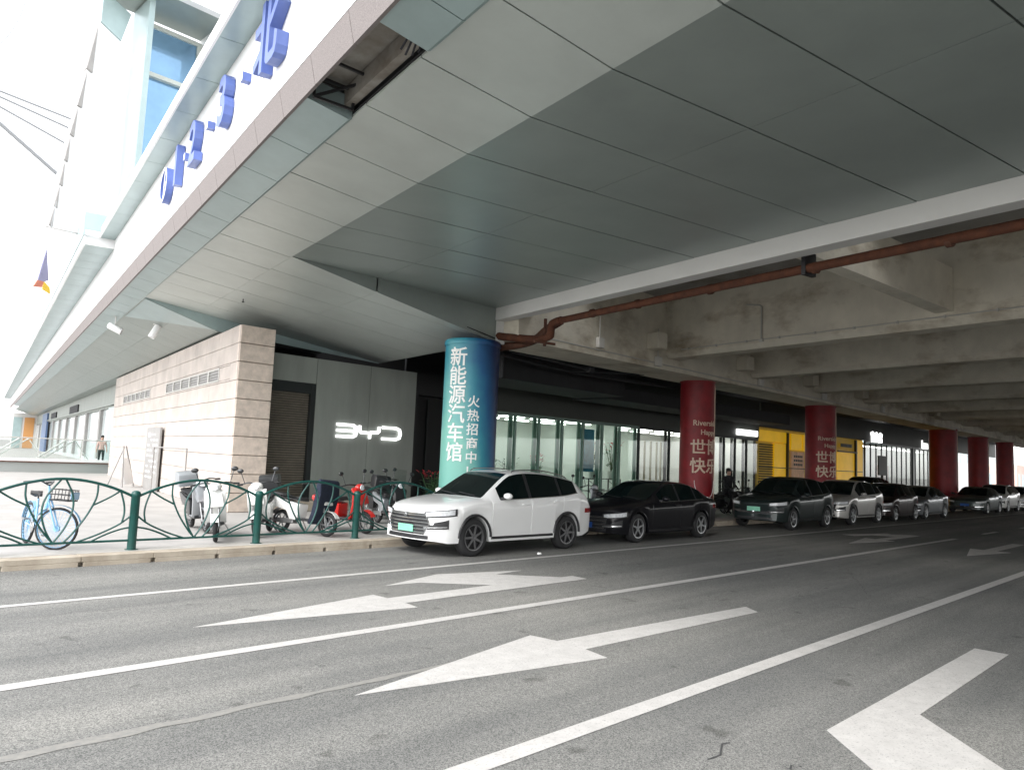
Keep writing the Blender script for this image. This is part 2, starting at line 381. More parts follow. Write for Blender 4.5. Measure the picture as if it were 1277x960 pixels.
arrow([(3.55, 7.88), (6.14, 7.44), (6.19, 7.74), (8.6, 7.76), (9.89, 7.77), (9.92, 8.10), (9.64, 8.10), (8.90, 8.86), (9.60, 8.95), (8.06, 9.34), (6.73, 8.90), (7.35, 8.86), (8.15, 8.14), (6.19, 8.12), (6.18, 8.42)])
arrow([(9.83, 2.28), (5.77, 2.29), (4.75, 1.30), (4.30, 1.62), (4.05, -.15), (5.75, .55), (5.40, .72), (6.74, 1.95), (9.82, 1.96)])
arrow([(21.5, 7.95), (23.7, 7.48), (23.7, 7.75), (26.8, 7.72), (26.8, 8.02), (26.3, 8.40), (26.6, 8.62), (24.4, 9.2), (24.3, 8.8), (25.3, 8.62), (25.6, 8.04), (23.8, 8.04), (23.89, 8.36)])
arrow([(21.4, 5.1), (23.7, 4.62), (23.65, 4.95), (27.1, 4.95), (27.1, 5.25), (23.7, 5.25), (23.75, 5.58)])

# ------------------------------------------------------------------ viaduct (grid coordinates a, v, z)
via = thing('elevated_road', 'concrete elevated road deck on deep cross beams over the parked cars', 'viaduct', (0, 0, 0), TH)
b = MB(); b.box(13.0, 98, -34, 42, 7.2, 7.9); b.build('deck_slab', 'conc_dark', via)      # unseen slot added between station and deck to light the first beam
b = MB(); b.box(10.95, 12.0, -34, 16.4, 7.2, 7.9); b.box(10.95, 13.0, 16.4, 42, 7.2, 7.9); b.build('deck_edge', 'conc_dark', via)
def vend(a): return (13.4 + .1948 * a) / .9808
for k in range(14):
    a = 17.75 + 5.65 * k
    b = MB()
    ve = vend(a)
    prof = [(a, 7.2), (a, 5.44), (a + .10, 5.30), (a + .66, 5.30), (a + .76, 5.44), (a + .76, 7.2)]
    b.prism([(p[0], -33, p[1]) for p in prof], (0, 33 + ve, 0))
    b.build('cross_beam', 'conc', via)
# edge beam along the pillars (parallel with the road, so turned back in the grid)
def edge_pts(x, y): p = GRID.inverted() @ Vector((x, y, 0)); return p
b = MB(); q0 = edge_pts(13.9, 13.4); q1 = edge_pts(98, 13.4); q2 = edge_pts(98, 15.0); q3 = edge_pts(13.9, 15.0)
b.prism([(q.x, q.y, 4.93) for q in (q0, q1, q2, q3)], (0, 0, 2.27)); b.build('edge_beam', 'conc', via)
b = MB()
for k in range(14):                                  # bearing brackets where the cross beams meet the edge beam
    a = 17.75 + 5.65 * k; p = g2w(a - .9, vend(a - .9)); q = edge_pts(p.x, 13.1)
    b.box(q.x - .22, q.x + .22, q.y - .2, q.y + .4, 5.45, 5.95)
b.bevel(.02); b.build('bracket', 'conc', via)
b = MB(); b.prism([(10.8, 7.7, 5.62), (10.8, 8.0, 5.62), (17.75, 8.75, 5.62), (17.75, 8.35, 5.62)], (0, 0, 1.0)); b.build('stub_beam', 'conc', via)
# closed ceiling coloured near-black to paint in the unlit space before the shops
b = MB(); b.box(13.2, 96, 14.98, 20.3, 5.75, 5.85); o = b.build('blackened_ceiling', 'duct', via); o.matrix_parent_inverse = Matrix.Identity(4); o.rotation_euler = (0, 0, -TH)
# pale concrete patch wall over the ducts
# conduits along the first beam
cond = thing('conduit_run', 'thin grey electric conduit clipped along the lowest edge of the first concrete beam', 'conduit', (0, 0, 0), TH)
b = MB(); b.tube([(17.71, 16.5, 5.52), (17.71, -10, 5.52)], .014, 6); b.build('pipe', 'conduit', cond)
for k in range(14): b = MB(); b.box(17.69, 17.75, 16.2 - k * 1.1, 16.24 - k * 1.1, 5.49, 5.55); b.build('clip', 'conduit', cond)
for i, (vv, lab) in enumerate(((13.5, 'white vertical conduit on the first concrete beam, left of the stub beam'), (6.4, 'white vertical conduit on the first concrete beam, right of the stub beam'))):
    t = thing('conduit_drop', lab, 'conduit', g2w(17.71, vv, 5.5), TH)
    b = MB(); b.tube([(0, 0, 0), (0, 0, .95), (-.02, .05, 1.0), (-.02, .5, 1.08)], .022, 8); b.build('pipe', 'conduit', t, 40)
    b = MB(); b.box(-.05, .03, -.06, .06, -.05, .03); b.bevel(.01); b.build('junction_box', 'box_white', t)
for i, (X, z, lab) in enumerate(((17.2, 5.15, 'white junction box on the edge beam, nearest the blue banner pillar'), (20.2, 4.98, 'white junction box on the edge beam, just left of the first red pillar'),
                                 (27.2, 5.06, 'white junction box on the edge beam, just right of the first red pillar'), (33.2, 5.04, 'white junction box on the edge beam, just left of the second red pillar'),
                                 (40.5, 5.04, 'white junction box on the edge beam, beyond the second red pillar'))):
    t = thing('junction_box', lab, 'box', (X, 13.38, z)); b = MB(); b.box(-.13, .13, -.14, .0, 0, .3); b.bevel(.015); b.build('box', 'box_white', t)
    b = MB(); b.tube([(0, -.05, .3), (0, -.05, 1.2)], .02, 6); b.build('pipe', 'conduit', t)
t = thing('conduit_run', 'thin grey conduit strung between the junction boxes under the edge beam', 'conduit', (0, 0, 0))
b = MB(); b.tube([(15, 13.37, 5.12), (17.2, 13.37, 5.1), (27, 13.37, 5.05), (60, 13.37, 5.05)], .02, 6); b.build('pipe', 'conduit', t)

# rusty drain pipe slung under the white beam cover
dp = thing('drain_pipe', 'rust-orange drain pipe slung below the white beam cover, with bends by the blue pillar', 'pipe', (0, 0, 0), TH)
b = MB(); b.tube([(11.35, 14.55, 5.30), (11.35, 9, 5.33), (11.5, -16, 5.40)], .082, 14); b.build('pipe', 'rust', dp, 40)
for vv in (13.4, 11.9, 9.9, 7.6, 5.4, 3.0, .6):
    b = MB(); b.lathe([(.09, -.05), (.102, -.04), (.102, .04), (.09, .05)], 16, Matrix.Translation((11.4, vv, 5.33)) @ Matrix.Rotation(R(90), 4, 'X')); b.build('collar', 'rust_dark', dp, 40)
b = MB(); b.tube(catmull([(11.35, 14.5, 5.30), (11.38, 14.9, 5.26), (11.45, 15.05, 5.05), (11.45, 15.1, 4.98), (11.35, 15.45, 4.93), (11.0, 16.0, 4.98), (10.75, 16.45, 5.05)], 5), .10, 12); b.build('elbow', 'rust', dp, 40)
b = MB(); b.tube(catmull([(11.8, 15.1, 5.42), (11.75, 15.6, 5.25), (11.6, 15.9, 5.0), (11.3, 16.3, 4.86), (10.9, 16.9, 4.80)], 5), .11, 12); b.build('lower_pipe', 'rust_dark', dp, 40)
b = MB(); b.box(11.42, 11.48, 15.25, 15.31, 4.75, 5.45); b.box(11.1, 11.75, 15.22, 15.28, 4.80, 4.86); b.build('bracket', 'rust_dark', dp)
for vv in (7.75, 1.6): b = MB(); b.box(11.27, 11.58, vv - .04, vv + .04, 5.22, 5.62); b.build('hanger', 'trim', dp)
# service pipes and ducts hanging in the dark behind the edge beam
t = thing('sprinkler_pipe', 'black sprinkler pipe hanging under the deck between the blue pillar and the first red pillar', 'pipe', (0, 0, 0))
b = MB(); b.tube([(14.6, 15.6, 4.92), (19, 15.5, 4.72), (24.5, 15.4, 4.78)], .05, 8); b.build('pipe', 'duct', t, 40)
b = MB(); b.tube([(15.5, 15.2, 4.95), (18.4, 14.6, 4.72)], .035, 8); b.tube([(18.6, 15.5, 4.75), (21.6, 14.8, 4.95)], .035, 8); b.box(18.32, 18.5, 14.5, 14.7, 4.65, 4.8); b.build('branch', 'duct', t, 40)
t = thing('air_duct', 'black air duct boxed in under the deck above the showroom glazing', 'duct', (0, 0, 0))
b = MB(); b.box(16.2, 22.5, 16.2, 18.4, 4.3, 5.1); b.box(22.6, 38, 17.0, 18.8, 4.25, 4.75); b.bevel(.02); b.build('duct_casing', 'duct', t)

# ------------------------------------------------------------------ pillars
def pillar(x, y, r, top, m, label, name='red_pillar', group=None):
    t = thing(name, label, 'pillar', (x, y, 0), 0, group)
    b = MB(); b.lathe([(r, .0), (r, top)], 48); b.build('shaft', m, t, 40)
    b = MB(); b.lathe([(r + .02, top - .01), (r + .03, top + .02), (r + .03, top + .1), (r + .0, top + .14)], 48); b.build('collar', m, t, 40)
    return t
def wrap_text(t, r, body, size, z, ang, m, name='lettering', spread=1):
    """letters on the pillar; ang = world azimuth the middle of the text faces"""
    def fn(p):
        A = ang + p.x / r; rr = r + p.z
        return Vector((rr * math.cos(A), rr * math.sin(A), z + p.y))
    b = MB(); b.text(body, size, .012, Matrix.Translation((0, 0, .010)), spread, .06, fn); return b.build(name, m, t)
RA = []
face = lambda x, y: math.atan2(-y, -x)
x, y, r = 13.22, 14.35, .70
bp = pillar(x, y, r, 4.70, 'banner', 'round pillar wrapped in a blue-green banner with white vertical lettering', 'banner_pillar')
f = face(x, y)
for i, ch in enumerate('新能源汽车馆'): wrap_text(bp, r, ch, .50, 4.33 - i * .475, f - .52, 'white_print', spread=1.1)
for i, ch in enumerate('火热招商中！'): wrap_text(bp, r, ch, .31, 3.23 - i * .345, f + .12, 'white_print')
reds = [(24.2, 14.25, .60, 'red wrapped pillar with gold lettering just right of the black sedan', True), (35.2, 14.3, .66, 'darker red lettered pillar in front of the yellow shop', True),
        (54.3, 14.2, .80, 'plain red pillar, broadest of the three standing against daylight', False), (63.0, 14.2, .64, 'plain red pillar, middle one of the three standing against daylight', False),
        (71.2, 14.2, .60, 'plain red pillar, farthest of the three standing against daylight', False)]
for x, y, r, lab, txt in reds:
    t = pillar(x, y, r, 4.88, 'red_col', lab, 'red_pillar', 'red pillars along the kerb'); f = face(x, y)
    b = MB(); b.tube([(r * 1.012 * math.cos(f + 1.42), r * 1.012 * math.sin(f + 1.42), .1), (r * 1.012 * math.cos(f + 1.42), r * 1.012 * math.sin(f + 1.42), 4.8)], .022, 6); b.build('seam_strip', 'gold', t)
    if txt:
        wrap_text(t, r, 'Riverside', .27, 3.42, f + .60, 'gold'); wrap_text(t, r, 'Happy', .25, 3.10, f + .75, 'gold')
        wrap_text(t, r, '世博', .56, 2.55, f + .55, 'gold', spread=1.2); wrap_text(t, r, '快乐', .56, 1.90, f + .55, 'gold', spread=1.2)
        pts = [((r + .008) * math.cos(f + .62 + .72 * math.cos(k)), (r + .008) * math.sin(f + .62 + .72 * math.cos(k)), 1.42 + .62 * math.sin(k)) for k in [math.pi * (1 + i / 20) for i in range(21)]]
        b = MB(); b.tube(pts, .012, 5); b.build('printed_arc', 'white_print', t)

# ------------------------------------------------------------------ station canopy (grid coordinates)
st = thing('station_building', 'large station building with grey metal panelled canopy soffit and pale stone fascia', 'building', (0, 0, 0), TH)
S = .15; A0, Z0 = 4.80, 5.75
def zp(a): return Z0 + S * (A0 - a)            # the sloping soffit plane
seams = [4.08 - 1.38 * k for k in range(16, 0, -1)] + [4.08 + 1.38 * k for k in range(0, 15)]
V0 = 15.02; AE = 3.38; AC = 10.62; VF = 23.35
def panel(b, pts, n=(0, 0, 1), th=.03):
    b.prism(pts, (0, 0, th))
gp = .011
b = MB()
rng = random.Random(3)
rows = [(s, e) for s, e in zip(seams[:-1], seams[1:])]
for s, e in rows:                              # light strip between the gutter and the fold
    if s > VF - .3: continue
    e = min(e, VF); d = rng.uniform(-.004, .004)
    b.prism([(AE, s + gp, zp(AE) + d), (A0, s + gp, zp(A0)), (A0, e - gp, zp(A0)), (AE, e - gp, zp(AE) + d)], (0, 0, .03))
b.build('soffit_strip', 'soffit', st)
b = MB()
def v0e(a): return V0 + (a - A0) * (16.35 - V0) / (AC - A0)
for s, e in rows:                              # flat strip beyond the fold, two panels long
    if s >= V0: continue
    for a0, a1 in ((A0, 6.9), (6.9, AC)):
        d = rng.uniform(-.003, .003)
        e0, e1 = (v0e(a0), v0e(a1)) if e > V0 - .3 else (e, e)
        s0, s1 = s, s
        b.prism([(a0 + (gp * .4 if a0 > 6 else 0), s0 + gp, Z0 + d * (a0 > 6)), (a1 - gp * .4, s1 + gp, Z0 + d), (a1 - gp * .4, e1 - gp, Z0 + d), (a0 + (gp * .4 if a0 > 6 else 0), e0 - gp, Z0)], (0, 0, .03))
b.build('soffit_flat', 'soffit_shaded', st)
b = MB()
low = [(V0, 16.4), (16.4, 17.8), (17.8, 19.2), (19.2, 20.6), (20.6, 22.0), (22.0, VF)]
for s, e in low:                               # the sloping strip carried on down to the corner by the blue pillar
    for a0, a1 in ((A0, 6.9), (6.9, AC)):
        s0, s1 = (v0e(a0), v0e(a1)) if s == V0 else (s, s)
        if s == V0 and a0 > 6: s1 = 16.36
        if s1 > e - .02 and a0 > 6: e_ = e + .05
        else: e_ = e
        pts = [(a0 + gp * .5, s0 + gp, zp(a0)), (a1 - gp * .5, min(s1 + gp, e_ - .012), zp(a1)), (a1 - gp * .5, e_ - gp, zp(a1)), (a0 + gp * .5, e_ - gp, zp(a0))]
        b.prism(pts, (0, 0, .03))
b.build('soffit_wedge', 'soffit', st)
# upright triangle between the flat soffit and the descending wedge
b = MB()
n_ = 2
for a0, a1 in ((A0, 6.88), (6.92, AC)):
    b.poly([(a0, v0e(a0), Z0 + .02), (a0, v0e(a0), zp(a0) - .0), (a1, v0e(a1), zp(a1)), (a1, v0e(a1), Z0 + .02)])
b.build('drop_face', 'soffit_shaded', st, fixn=False)
b = MB()                                       # dark void behind the joints
b.box(AE + .02, AC - .02, -18, V0 + .6, 6.12, 6.2)
b.prism([(AE, V0, zp(AE) + .07), (AC, 16.3, zp(AC) + .07), (AC, VF, zp(AC) + .07), (AE, VF, zp(AE) + .07)], (0, 0, .02))
b.prism([(AE, -18, zp(AE) + .05), (A0, -18, zp(A0) + .05), (A0, V0, zp(A0) + .05), (AE, V0, zp(AE) + .05)], (0, 0, .02))
b.prism([(A0, -18, Z0 + .05), (AC, -18, Z0 + .05), (AC, 16.3, Z0 + .05), (A0, V0, Z0 + .05)], (0, 0, .02))
b.build('soffit_backing', 'gap', st)
# lip on the far edge of the wedge
b = MB(); b.prism([(AC + .004, 16.38, zp(AC)), (AC + .004, VF, zp(AC)), (AC + .004, VF, 6.2), (AC + .004, 16.38, 6.2)], (.05, 0, 0)); b.build('end_panel', 'soffit_shaded', st)
# white cover along the edge, with its end post
b = MB(); b.box(AC + .002, AC + .34, -18, 16.35, 5.43, 5.80); b.box(AC + .06, AC + .34, 16.37, 16.62, 4.84, 5.80); b.bevel(.008); b.build('white_beam_cover', 'white_metal', st)
b = MB(); b.box(AC + .345, AC + .9, -18, 16.3, 5.62, 5.66); b.build('cover_gap_shade', 'gap', st)  # near-black sheet stands in for the shaded gap behind the cover
# upper body of the building above the soffit (keeps the daylight out)
b = MB(); b.box(2.79, 10.9, -18, 23.2, 6.37, 7.7); b.build('floor_slab', 'white_clad', st)
# gutter boxes along the edge, one lost
b = MB(); gap0, gap1 = 6.62, 8.62
vs = [-16 + 1.37 * k for k in range(0, 96)]
gz0, gz1 = 5.99, 6.05
def gut(b, s, e):
    b.prism([(2.79, s, 6.03), (2.79, s, 6.30), (AE - .01, s, 6.20), (AE - .01, s, zp(AE) - .03), (AE - .05, s, zp(AE) - .045)], (0, e - s, 0))
cuts = sorted([v for v in vs if not gap0 - .3 < v < gap1 + .3] + [gap0, gap1])
for s, e in zip(cuts[:-1], cuts[1:]):
    if s == gap0: b.build('gutter', 'teal', st); b = MB(); continue
    gut(b, s + .008, e - .008)
b.build('gutter', 'teal', st)
b = MB(); b.box(2.86, 3.36, gap0 - .1, gap1 + .1, 6.32, 6.36); b.box(3.26, 3.37, gap0 - .05, gap1 + .05, 6.08, 6.3); b.build('gutter_recess', mat('raw_board', (.34, .33, .30), .8, 0, .3, 2.5, 5, c2=(.17, .14, .11)), st)
b = MB()                                       # bracket frame left in the gap
b.box(2.80, 2.84, gap0, gap1, 6.16, 6.30)
for (p, q) in (((2.84, gap1 - .10, 6.02), (3.33, gap1 - .10, 6.0)), ((2.84, gap1 - .10, 6.28), (3.33, gap1 - .10, 6.24)), ((2.84, gap1 - .10, 6.02), (2.84, gap1 - .10, 6.28)), ((3.33, gap1 - .10, 6.0), (3.33, gap1 - .10, 6.24)),
               ((2.84, gap1 - .10, 6.02), (3.33, gap1 - .35, 6.24)), ((2.84, gap1 - .55, 6.28), (3.33, gap1 - .55, 6.24)), ((3.33, gap1 - .12, 6.24), (3.33, gap1 - .6, 6.24))):
    b.tube([p, q], .022, 4)
b.build('gutter_frame', 'trim', st)
b = MB()
for k in range(4): b.tube([(3.12 + k * .05, gap0 + .01, 6.0), (3.10 + k * .06, gap0 + .10 + rng.uniform(-.04, .05), 5.93 - rng.uniform(0, .05))], .012, 5)
b.build('torn_rag', 'cloth_dark', st)
# granite underside trim and white fascia face
b = MB()
for k in range(0, 130):
    s = -16 + 1.1 * k
    b.prism([(2.66, s + .005, 6.335), (2.74, s + .005, 6.00), (2.78, s + .005, 6.00), (2.78, s + .005, 6.335)], (0, 1.09, 0))
b.build('granite_trim', 'granite', st)
b = MB()
for k in range(0, 66):
    s = -16 + 2.2 * k
    b.box(2.655, 2.75, s + .004, s + 2.196, 6.34, 7.05); b.box(2.655, 2.75, s + .004, s + 2.196, 7.054, 7.76)
b.build('fascia', 'white_clad', st)
b = MB()
for k in range(0, 27):
    s = -16 + 1.51 * k
    b.box(2.28, 2.80, s + .006, s + 1.504, 7.762, 7.88)
b.build('ledge', 'teal', st)
b = MB(); b.box(2.24, 2.278, -16, 24.77, 7.75, 7.97); b.build('ledge_lip', 'white_clad', st)
# upper canopy further along
b = MB()
for k in range(0, 92):
    s = 24.8 + 1.15 * k
    b.box(1.91, 2.654, s + .008, s + 1.142, 7.50, 7.56)
b.build('upper_canopy_soffit', 'teal', st)
b = MB(); b.box(1.85, 2.8, 24.78, 129, 7.561, 7.70); b.box(1.85, 1.905, 24.80, 129, 7.48, 7.56); b.box(1.905, 2.65, 24.74, 24.78, 7.50, 7.76); b.build('upper_canopy', 'white_clad', st)
b = MB()
for k in range(0, 40):
    s = 24.4 + 2.6 * k
    b.box(1.81, 1.85, s + .01, s + 2.59, 7.70, 8.35)
b.box(1.85, 2.7, 24.4, 24.44, 7.86, 8.35); b.build('upper_canopy_fascia', 'teal', st)
# lower ceiling over the stone wall: it slopes down inward from the gutter
b = MB(); v_ = VF + .05
def zc(a): return max(5.95 - .335 * (a - AE), 5.26)
while v_ < 128:
    cuts_ = (AE, 4.4, 5.44, 9.4) if v_ < 26 else (AE, 4.4, 5.44, 6.2)
    for a0, a1 in zip(cuts_[:-1], cuts_[1:]):
        b.prism([(a0, v_ + .006, zc(a0)), (a1 - .008, v_ + .006, zc(a1)), (a1 - .008, v_ + 1.494, zc(a1)), (a0, v_ + 1.494, zc(a0))], (0, 0, .03))
    v_ += 1.5
b.build('canopy_ceiling', 'soffit_shaded', st)
b = MB(); b.prism([(AE + .02, VF + .0, zc(AE)), (5.44, VF, zc(5.44)), (AC, VF, 4.86), (AC, VF, zp(AC) + .02), (AE + .05, VF + .0, zp(AE) + .02)], (0, .02, 0)); b.prism([(AE + .03, VF + .04, zc(AE + .03) - .012), (5.3, VF + .04, zc(5.3) - .012), (AE + .03, 27.2, zc(AE + .03) - .012)], (0, 0, .006)); b.build('ceiling_end_face', 'teal', st)  # flat teal triangle stands in for a fold turned from the light
# ------------------------------------------------------------------ roof sign letters on the fascia
sg = thing('roof_sign', 'raised blue-sided white letters 1·2·3·北 standing along the white fascia', 'sign', (0, 0, 0), TH)
def sign_mtx(v, z): return Matrix(((0, 0, -1, 2.575), (-1, 0, 0, v), (0, 1, 0, z), (0, 0, 0, 1)))   # reads towards -v, faces -a
def two_tone(b, name):
    o = b.build(name, ['letter_side', 'letter_face'], sg)
    for p in o.data.polygons:
        if p.normal.x < -.95: p.material_index = 1
    return o
for ch, v, sz in (('1', 15.15, 1.05), ('2', 13.75, 1.05), ('3', 11.75, 1.05)):
    b = MB(); b.text(ch, sz, .14, sign_mtx(v, 7.05), 2.2); two_tone(b, 'letter')
b = MB(); b.text('北', 1.03, .15, sign_mtx(9.55, 7.07), 2); two_tone(b, 'letter')
for v in (14.47, 12.78, 10.75): b = MB(); b.box(2.53, 2.652, v - .06, v + .06, 7.0, 7.12); two_tone(b, 'dot')
b = MB(); b.lathe([(.29, -.07), (.36, -.07), (.36, .07), (.29, .07)], 28, sign_mtx(16.3, 7.03), closed=True); b.box(2.52, 2.64, 16.25, 16.32, 6.75, 7.31); b.box(2.53, 2.635, 16.02, 16.25, 7.01, 7.08); two_tone(b, 'ring')
# ------------------------------------------------------------------ upper storey with the tall window
up = thing('upper_storey', 'white upper storey with a tall blue window set back above the fascia', 'building', (0, 0, 0))
b = MB(); b.box(8.28, 8.36, 25.88, 26.02, 7, 15.85); b.box(10.14, 10.28, 25.88, 26.02, 7, 15.85); b.box(8.36, 10.14, 25.88, 26.02, 15.72, 15.86); b.box(8.22, 10.2, 25.80, 26.0, 14.02, 14.16); b.box(8.5, 8.56, 25.92, 26.0, 7, 15.72); b.box(8.36, 10.14, 25.9, 26.0, 10.4, 10.5)
b.build('window_frame', mat('window_frame_cream', (.55, .58, .53), .4), up)
b = MB(); b.box(8.36, 10.14, 25.97, 26.0, 7, 15.72); b.build('window_pane', 'bluepane', up)
b = MB(); b.box(8.05, 8.22, 24.6, 26.0, 7, 16.0); b.build('side_panel', 'teal', up)
b = MB(); b.prism([(6.95, 25.45, 14.98), (7.58, 25.45, 14.62), (7.80, 25.45, 15.60), (6.96, 25.45, 16.04)], (0, .1, 0)); b.build('teal_panel', 'teal', up)
b = MB(); b.box(7.0, 12.5, 24.2, 26.1, 16.05, 16.35); b.build('eave_soffit', 'soffit_shaded', up)
b = MB(); b.box(7.0, 12.8, 23.9, 24.2, 16.05, 16.9); b.box(10.3, 10.75, 24.3, 26.1, 7, 16.05); b.box(10.75, 16, 26.0, 26.3, 7, 16.05); b.build('wall', 'white_clad', up)
b = MB(); b.prism([(7.85, 25.6, 8.2), (7.80, 25.6, 11.0), (7.58, 25.6, 14.60), (6.93, 25.6, 14.95), (6.40, 25.6, 11.0), (6.07, 25.6, 8.2)], (0, .25, 0)); b.build('white_fin', 'white_clad', up)
b = MB()
for (ax, az_, bx, bz, cx, cz) in ((6.90, 14.85, 6.70, 13.37, 6.87, 13.28), (6.72, 13.25, 6.55, 12.12, 6.68, 12.07), (6.57, 12.02, 6.43, 11.16, 6.55, 11.10), (6.45, 11.06, 6.35, 10.32, 6.45, 10.28), (6.37, 10.24, 6.29, 9.55, 6.38, 9.50), (6.30, 9.46, 6.21, 8.86, 6.30, 8.80), (6.22, 8.76, 6.13, 8.25, 6.22, 8.2)):
    b.prism([(ax, 25.5, az_), (bx, 25.5, bz), (cx, 25.5, cz)], (0, .35, 0))
b.build('shade_tooth', 'board', up)  # grey triangles stand in for the shaded edges of the white panels
b = MB()
for k in range(3): b.tube([(10.9 + k * .2, 24.1, 15.2), (11.3 + k * .12, 23.6, 14.2 + k * .3), (10.7 + k * .25, 23.6, 13.6)], .04, 6)
b.build('truss', 'white_metal', up)
# tension cables in the sky
cables = [((9.5, 60, 25.3), (15.2, 60, 24.8)), ((9.5, 60, 25.0), (15.1, 60, 24.1)), ((9.5, 60, 24.5), (15.0, 60, 22.9)), ((9.5, 60, 23.9), (14.7, 60, 20.5))]
for i, ((p, q), pos) in enumerate(zip(cables, ('highest', 'second highest', 'second lowest', 'lowest'))):
    t = thing('stay_cable', pos + ' of the four grey stay cables crossing the white sky', 'cable', p, 0, 'stay cables in the sky')
    b = MB(); b.tube([(Vector(p) - Vector(q)) * 9, Vector(q) - Vector(p)], .07 if i < 3 else .13, 6); b.build('cable', 'cable', t)
t = thing('hanging_loop', 'thin pale wire loop drooping beside the saw-toothed white fin', 'cable', (0, 0, 0))
b = MB(); b.tube(catmull([(10.5, 60, 22.3), (11.3, 60, 21.0), (13.3, 60, 18.2), (14.0, 60, 15.6), (13.7, 60, 14.2), (12.6, 60, 13.4)], 6), .03, 5); b.build('wire', 'cable', t)
t = thing('hanging_loop', 'short pale wire arc at the top left corner of the sky', 'cable', (0, 0, 0))
b = MB(); b.tube(catmull([(10.3, 60, 28.2), (10.9, 60, 29.4), (11.4, 60, 31), (11.6, 60, 32.4)], 6), .04, 5); b.build('wire', 'cable', t)
p = g2w(1.0, 24.9, 5.95)
t = thing('pennant', 'blue pointed pennant with red and yellow foot hanging beside the upper canopy', 'flag', p + Vector((0, 0, -.05)), R(25)); t.scale = (1.5, 1.5, 1.25)
b = MB(); b.prism([(0, 0, 1.05), (.10, 0, .35), (.02, 0, .30), (-.12, 0, .30)], (0, .03, 0)); b.build('cloth', 'fl_blue', t)
b = MB(); b.prism([(.0, 0, .30), (-.12, 0, .30), (-.20, 0, .12), (-.02, 0, .16)], (0, .03, 0)); b.build('red_foot', 'fl_red', t)
b = MB(); b.prism([(.02, 0, .30), (.14, 0, .20), (.16, 0, .06), (.0, 0, .12)], (0, .03, 0)); b.build('yellow_foot', 'fl_yellow', t)
b = MB(); b.tube([(0, .015, 1.05), (.1, .01, 2.2)], .006, 5); b.build('line', 'cable', t)

# ------------------------------------------------------------------ stone wall block (corner at a=5.45, v=20.95)
sw = thing('stone_wall', 'pale stone clad wall block with slotted vents under the canopy', 'wall', (0, 0, 0), TH)
SA, SV0, SV1 = 5.45, 20.97, 44.4
vents = [(22.9, 30.7, 3.75, 4.13), (34.0, 41.2, 3.76, 4.12)]
b = MB()
hc = .505
for r_ in range(10):
    z0 = .15 + r_ * hc; z1 = min(z0 + hc, 5.19)
    v_ = SV0; off = 0 if r_ % 2 == 0 else .75
    while v_ < SV1:
        e = min(v_ + (1.5 if v_ > SV0 else 1.5 - off), SV1)
        hit = [q for q in vents if not (e < q[0] or v_ > q[1])] if r_ == 7 else []
        if hit:
            q = hit[0]
            b.box(SA, SA + .06, v_ + .006, e - .006, z0 + .006, q[2] - .01); b.box(SA, SA + .06, v_ + .006, e - .006, q[3] + .01, z1 - .006)
            if v_ < q[0]: b.box(SA, SA + .06, v_ + .006, q[0] - .01, q[2], q[3])
            if e > q[1]: b.box(SA, SA + .06, q[1] + .01, e - .006, q[2], q[3])
        else:
            b.box(SA, SA + .06, v_ + .006, e - .006, z0 + .006, z1 - .006)
        v_ = e
b.bevel(.006); b.build('cladding', 'stone', sw)
inv = GRID.inverted(); cw = g2w(SA, SV0)
c1 = inv @ Vector((cw.x + 1.0, cw.y + .10, 0)); c0 = inv @ Vector((cw.x + .07, cw.y + .08, 0))
b = MB(); b.prism([(c0.x, c0.y, .1), (SA + .05, SV1, .1), (SA + 3, SV1, .1), (c1.x, c1.y, .1)], (0, 0, 5.08)); b.build('wall_core', mat('joint_grey', (.36, .31, .28), .9), sw)
b = MB()
for r_ in range(10):
    z0 = .15 + r_ * hc; z1 = z0 + hc
    b.box(cw.x + .012, cw.x + 1.03, cw.y - .02, cw.y + .12, z0 + .009, min(z1 - .009, 5.185))
b.bevel(.014); o = b.build('road_face', mat('stone_rough', (.66, .56, .48), .8, 0, .18, 5, 6, bump=.5, bscale=25), sw); o.rotation_euler = (0, 0, -TH)  # stone colour lifted here to brighten the face turned from the light
for q in vents:
    n = 6; L = (q[1] - q[0]) / n
    for k in range(n):
        f = MB(); s = q[0] + k * L
        for (v0_, v1_, z0_, z1_) in ((s, s + .07, q[2], q[3]), (s + L - .07, s + L, q[2], q[3]), (s + .07, s + L - .07, q[2], q[2] + .04), (s + .07, s + L - .07, q[3] - .04, q[3])): f.box(SA - .015, SA + .04, v0_, v1_, z0_, z1_)
        fo = f.build('vent', 'conduit', sw)
        g = MB(); g.box(SA + .03, SA + .045, s + .07, s + L - .07, q[2] + .04, q[3] - .04)
        for j in range(3): g.box(SA + .0, SA + .03, s + .07, s + L - .07, q[2] + .08 + j * .08, q[2] + .10 + j * .08)
        g.build('louvre', 'board', fo)
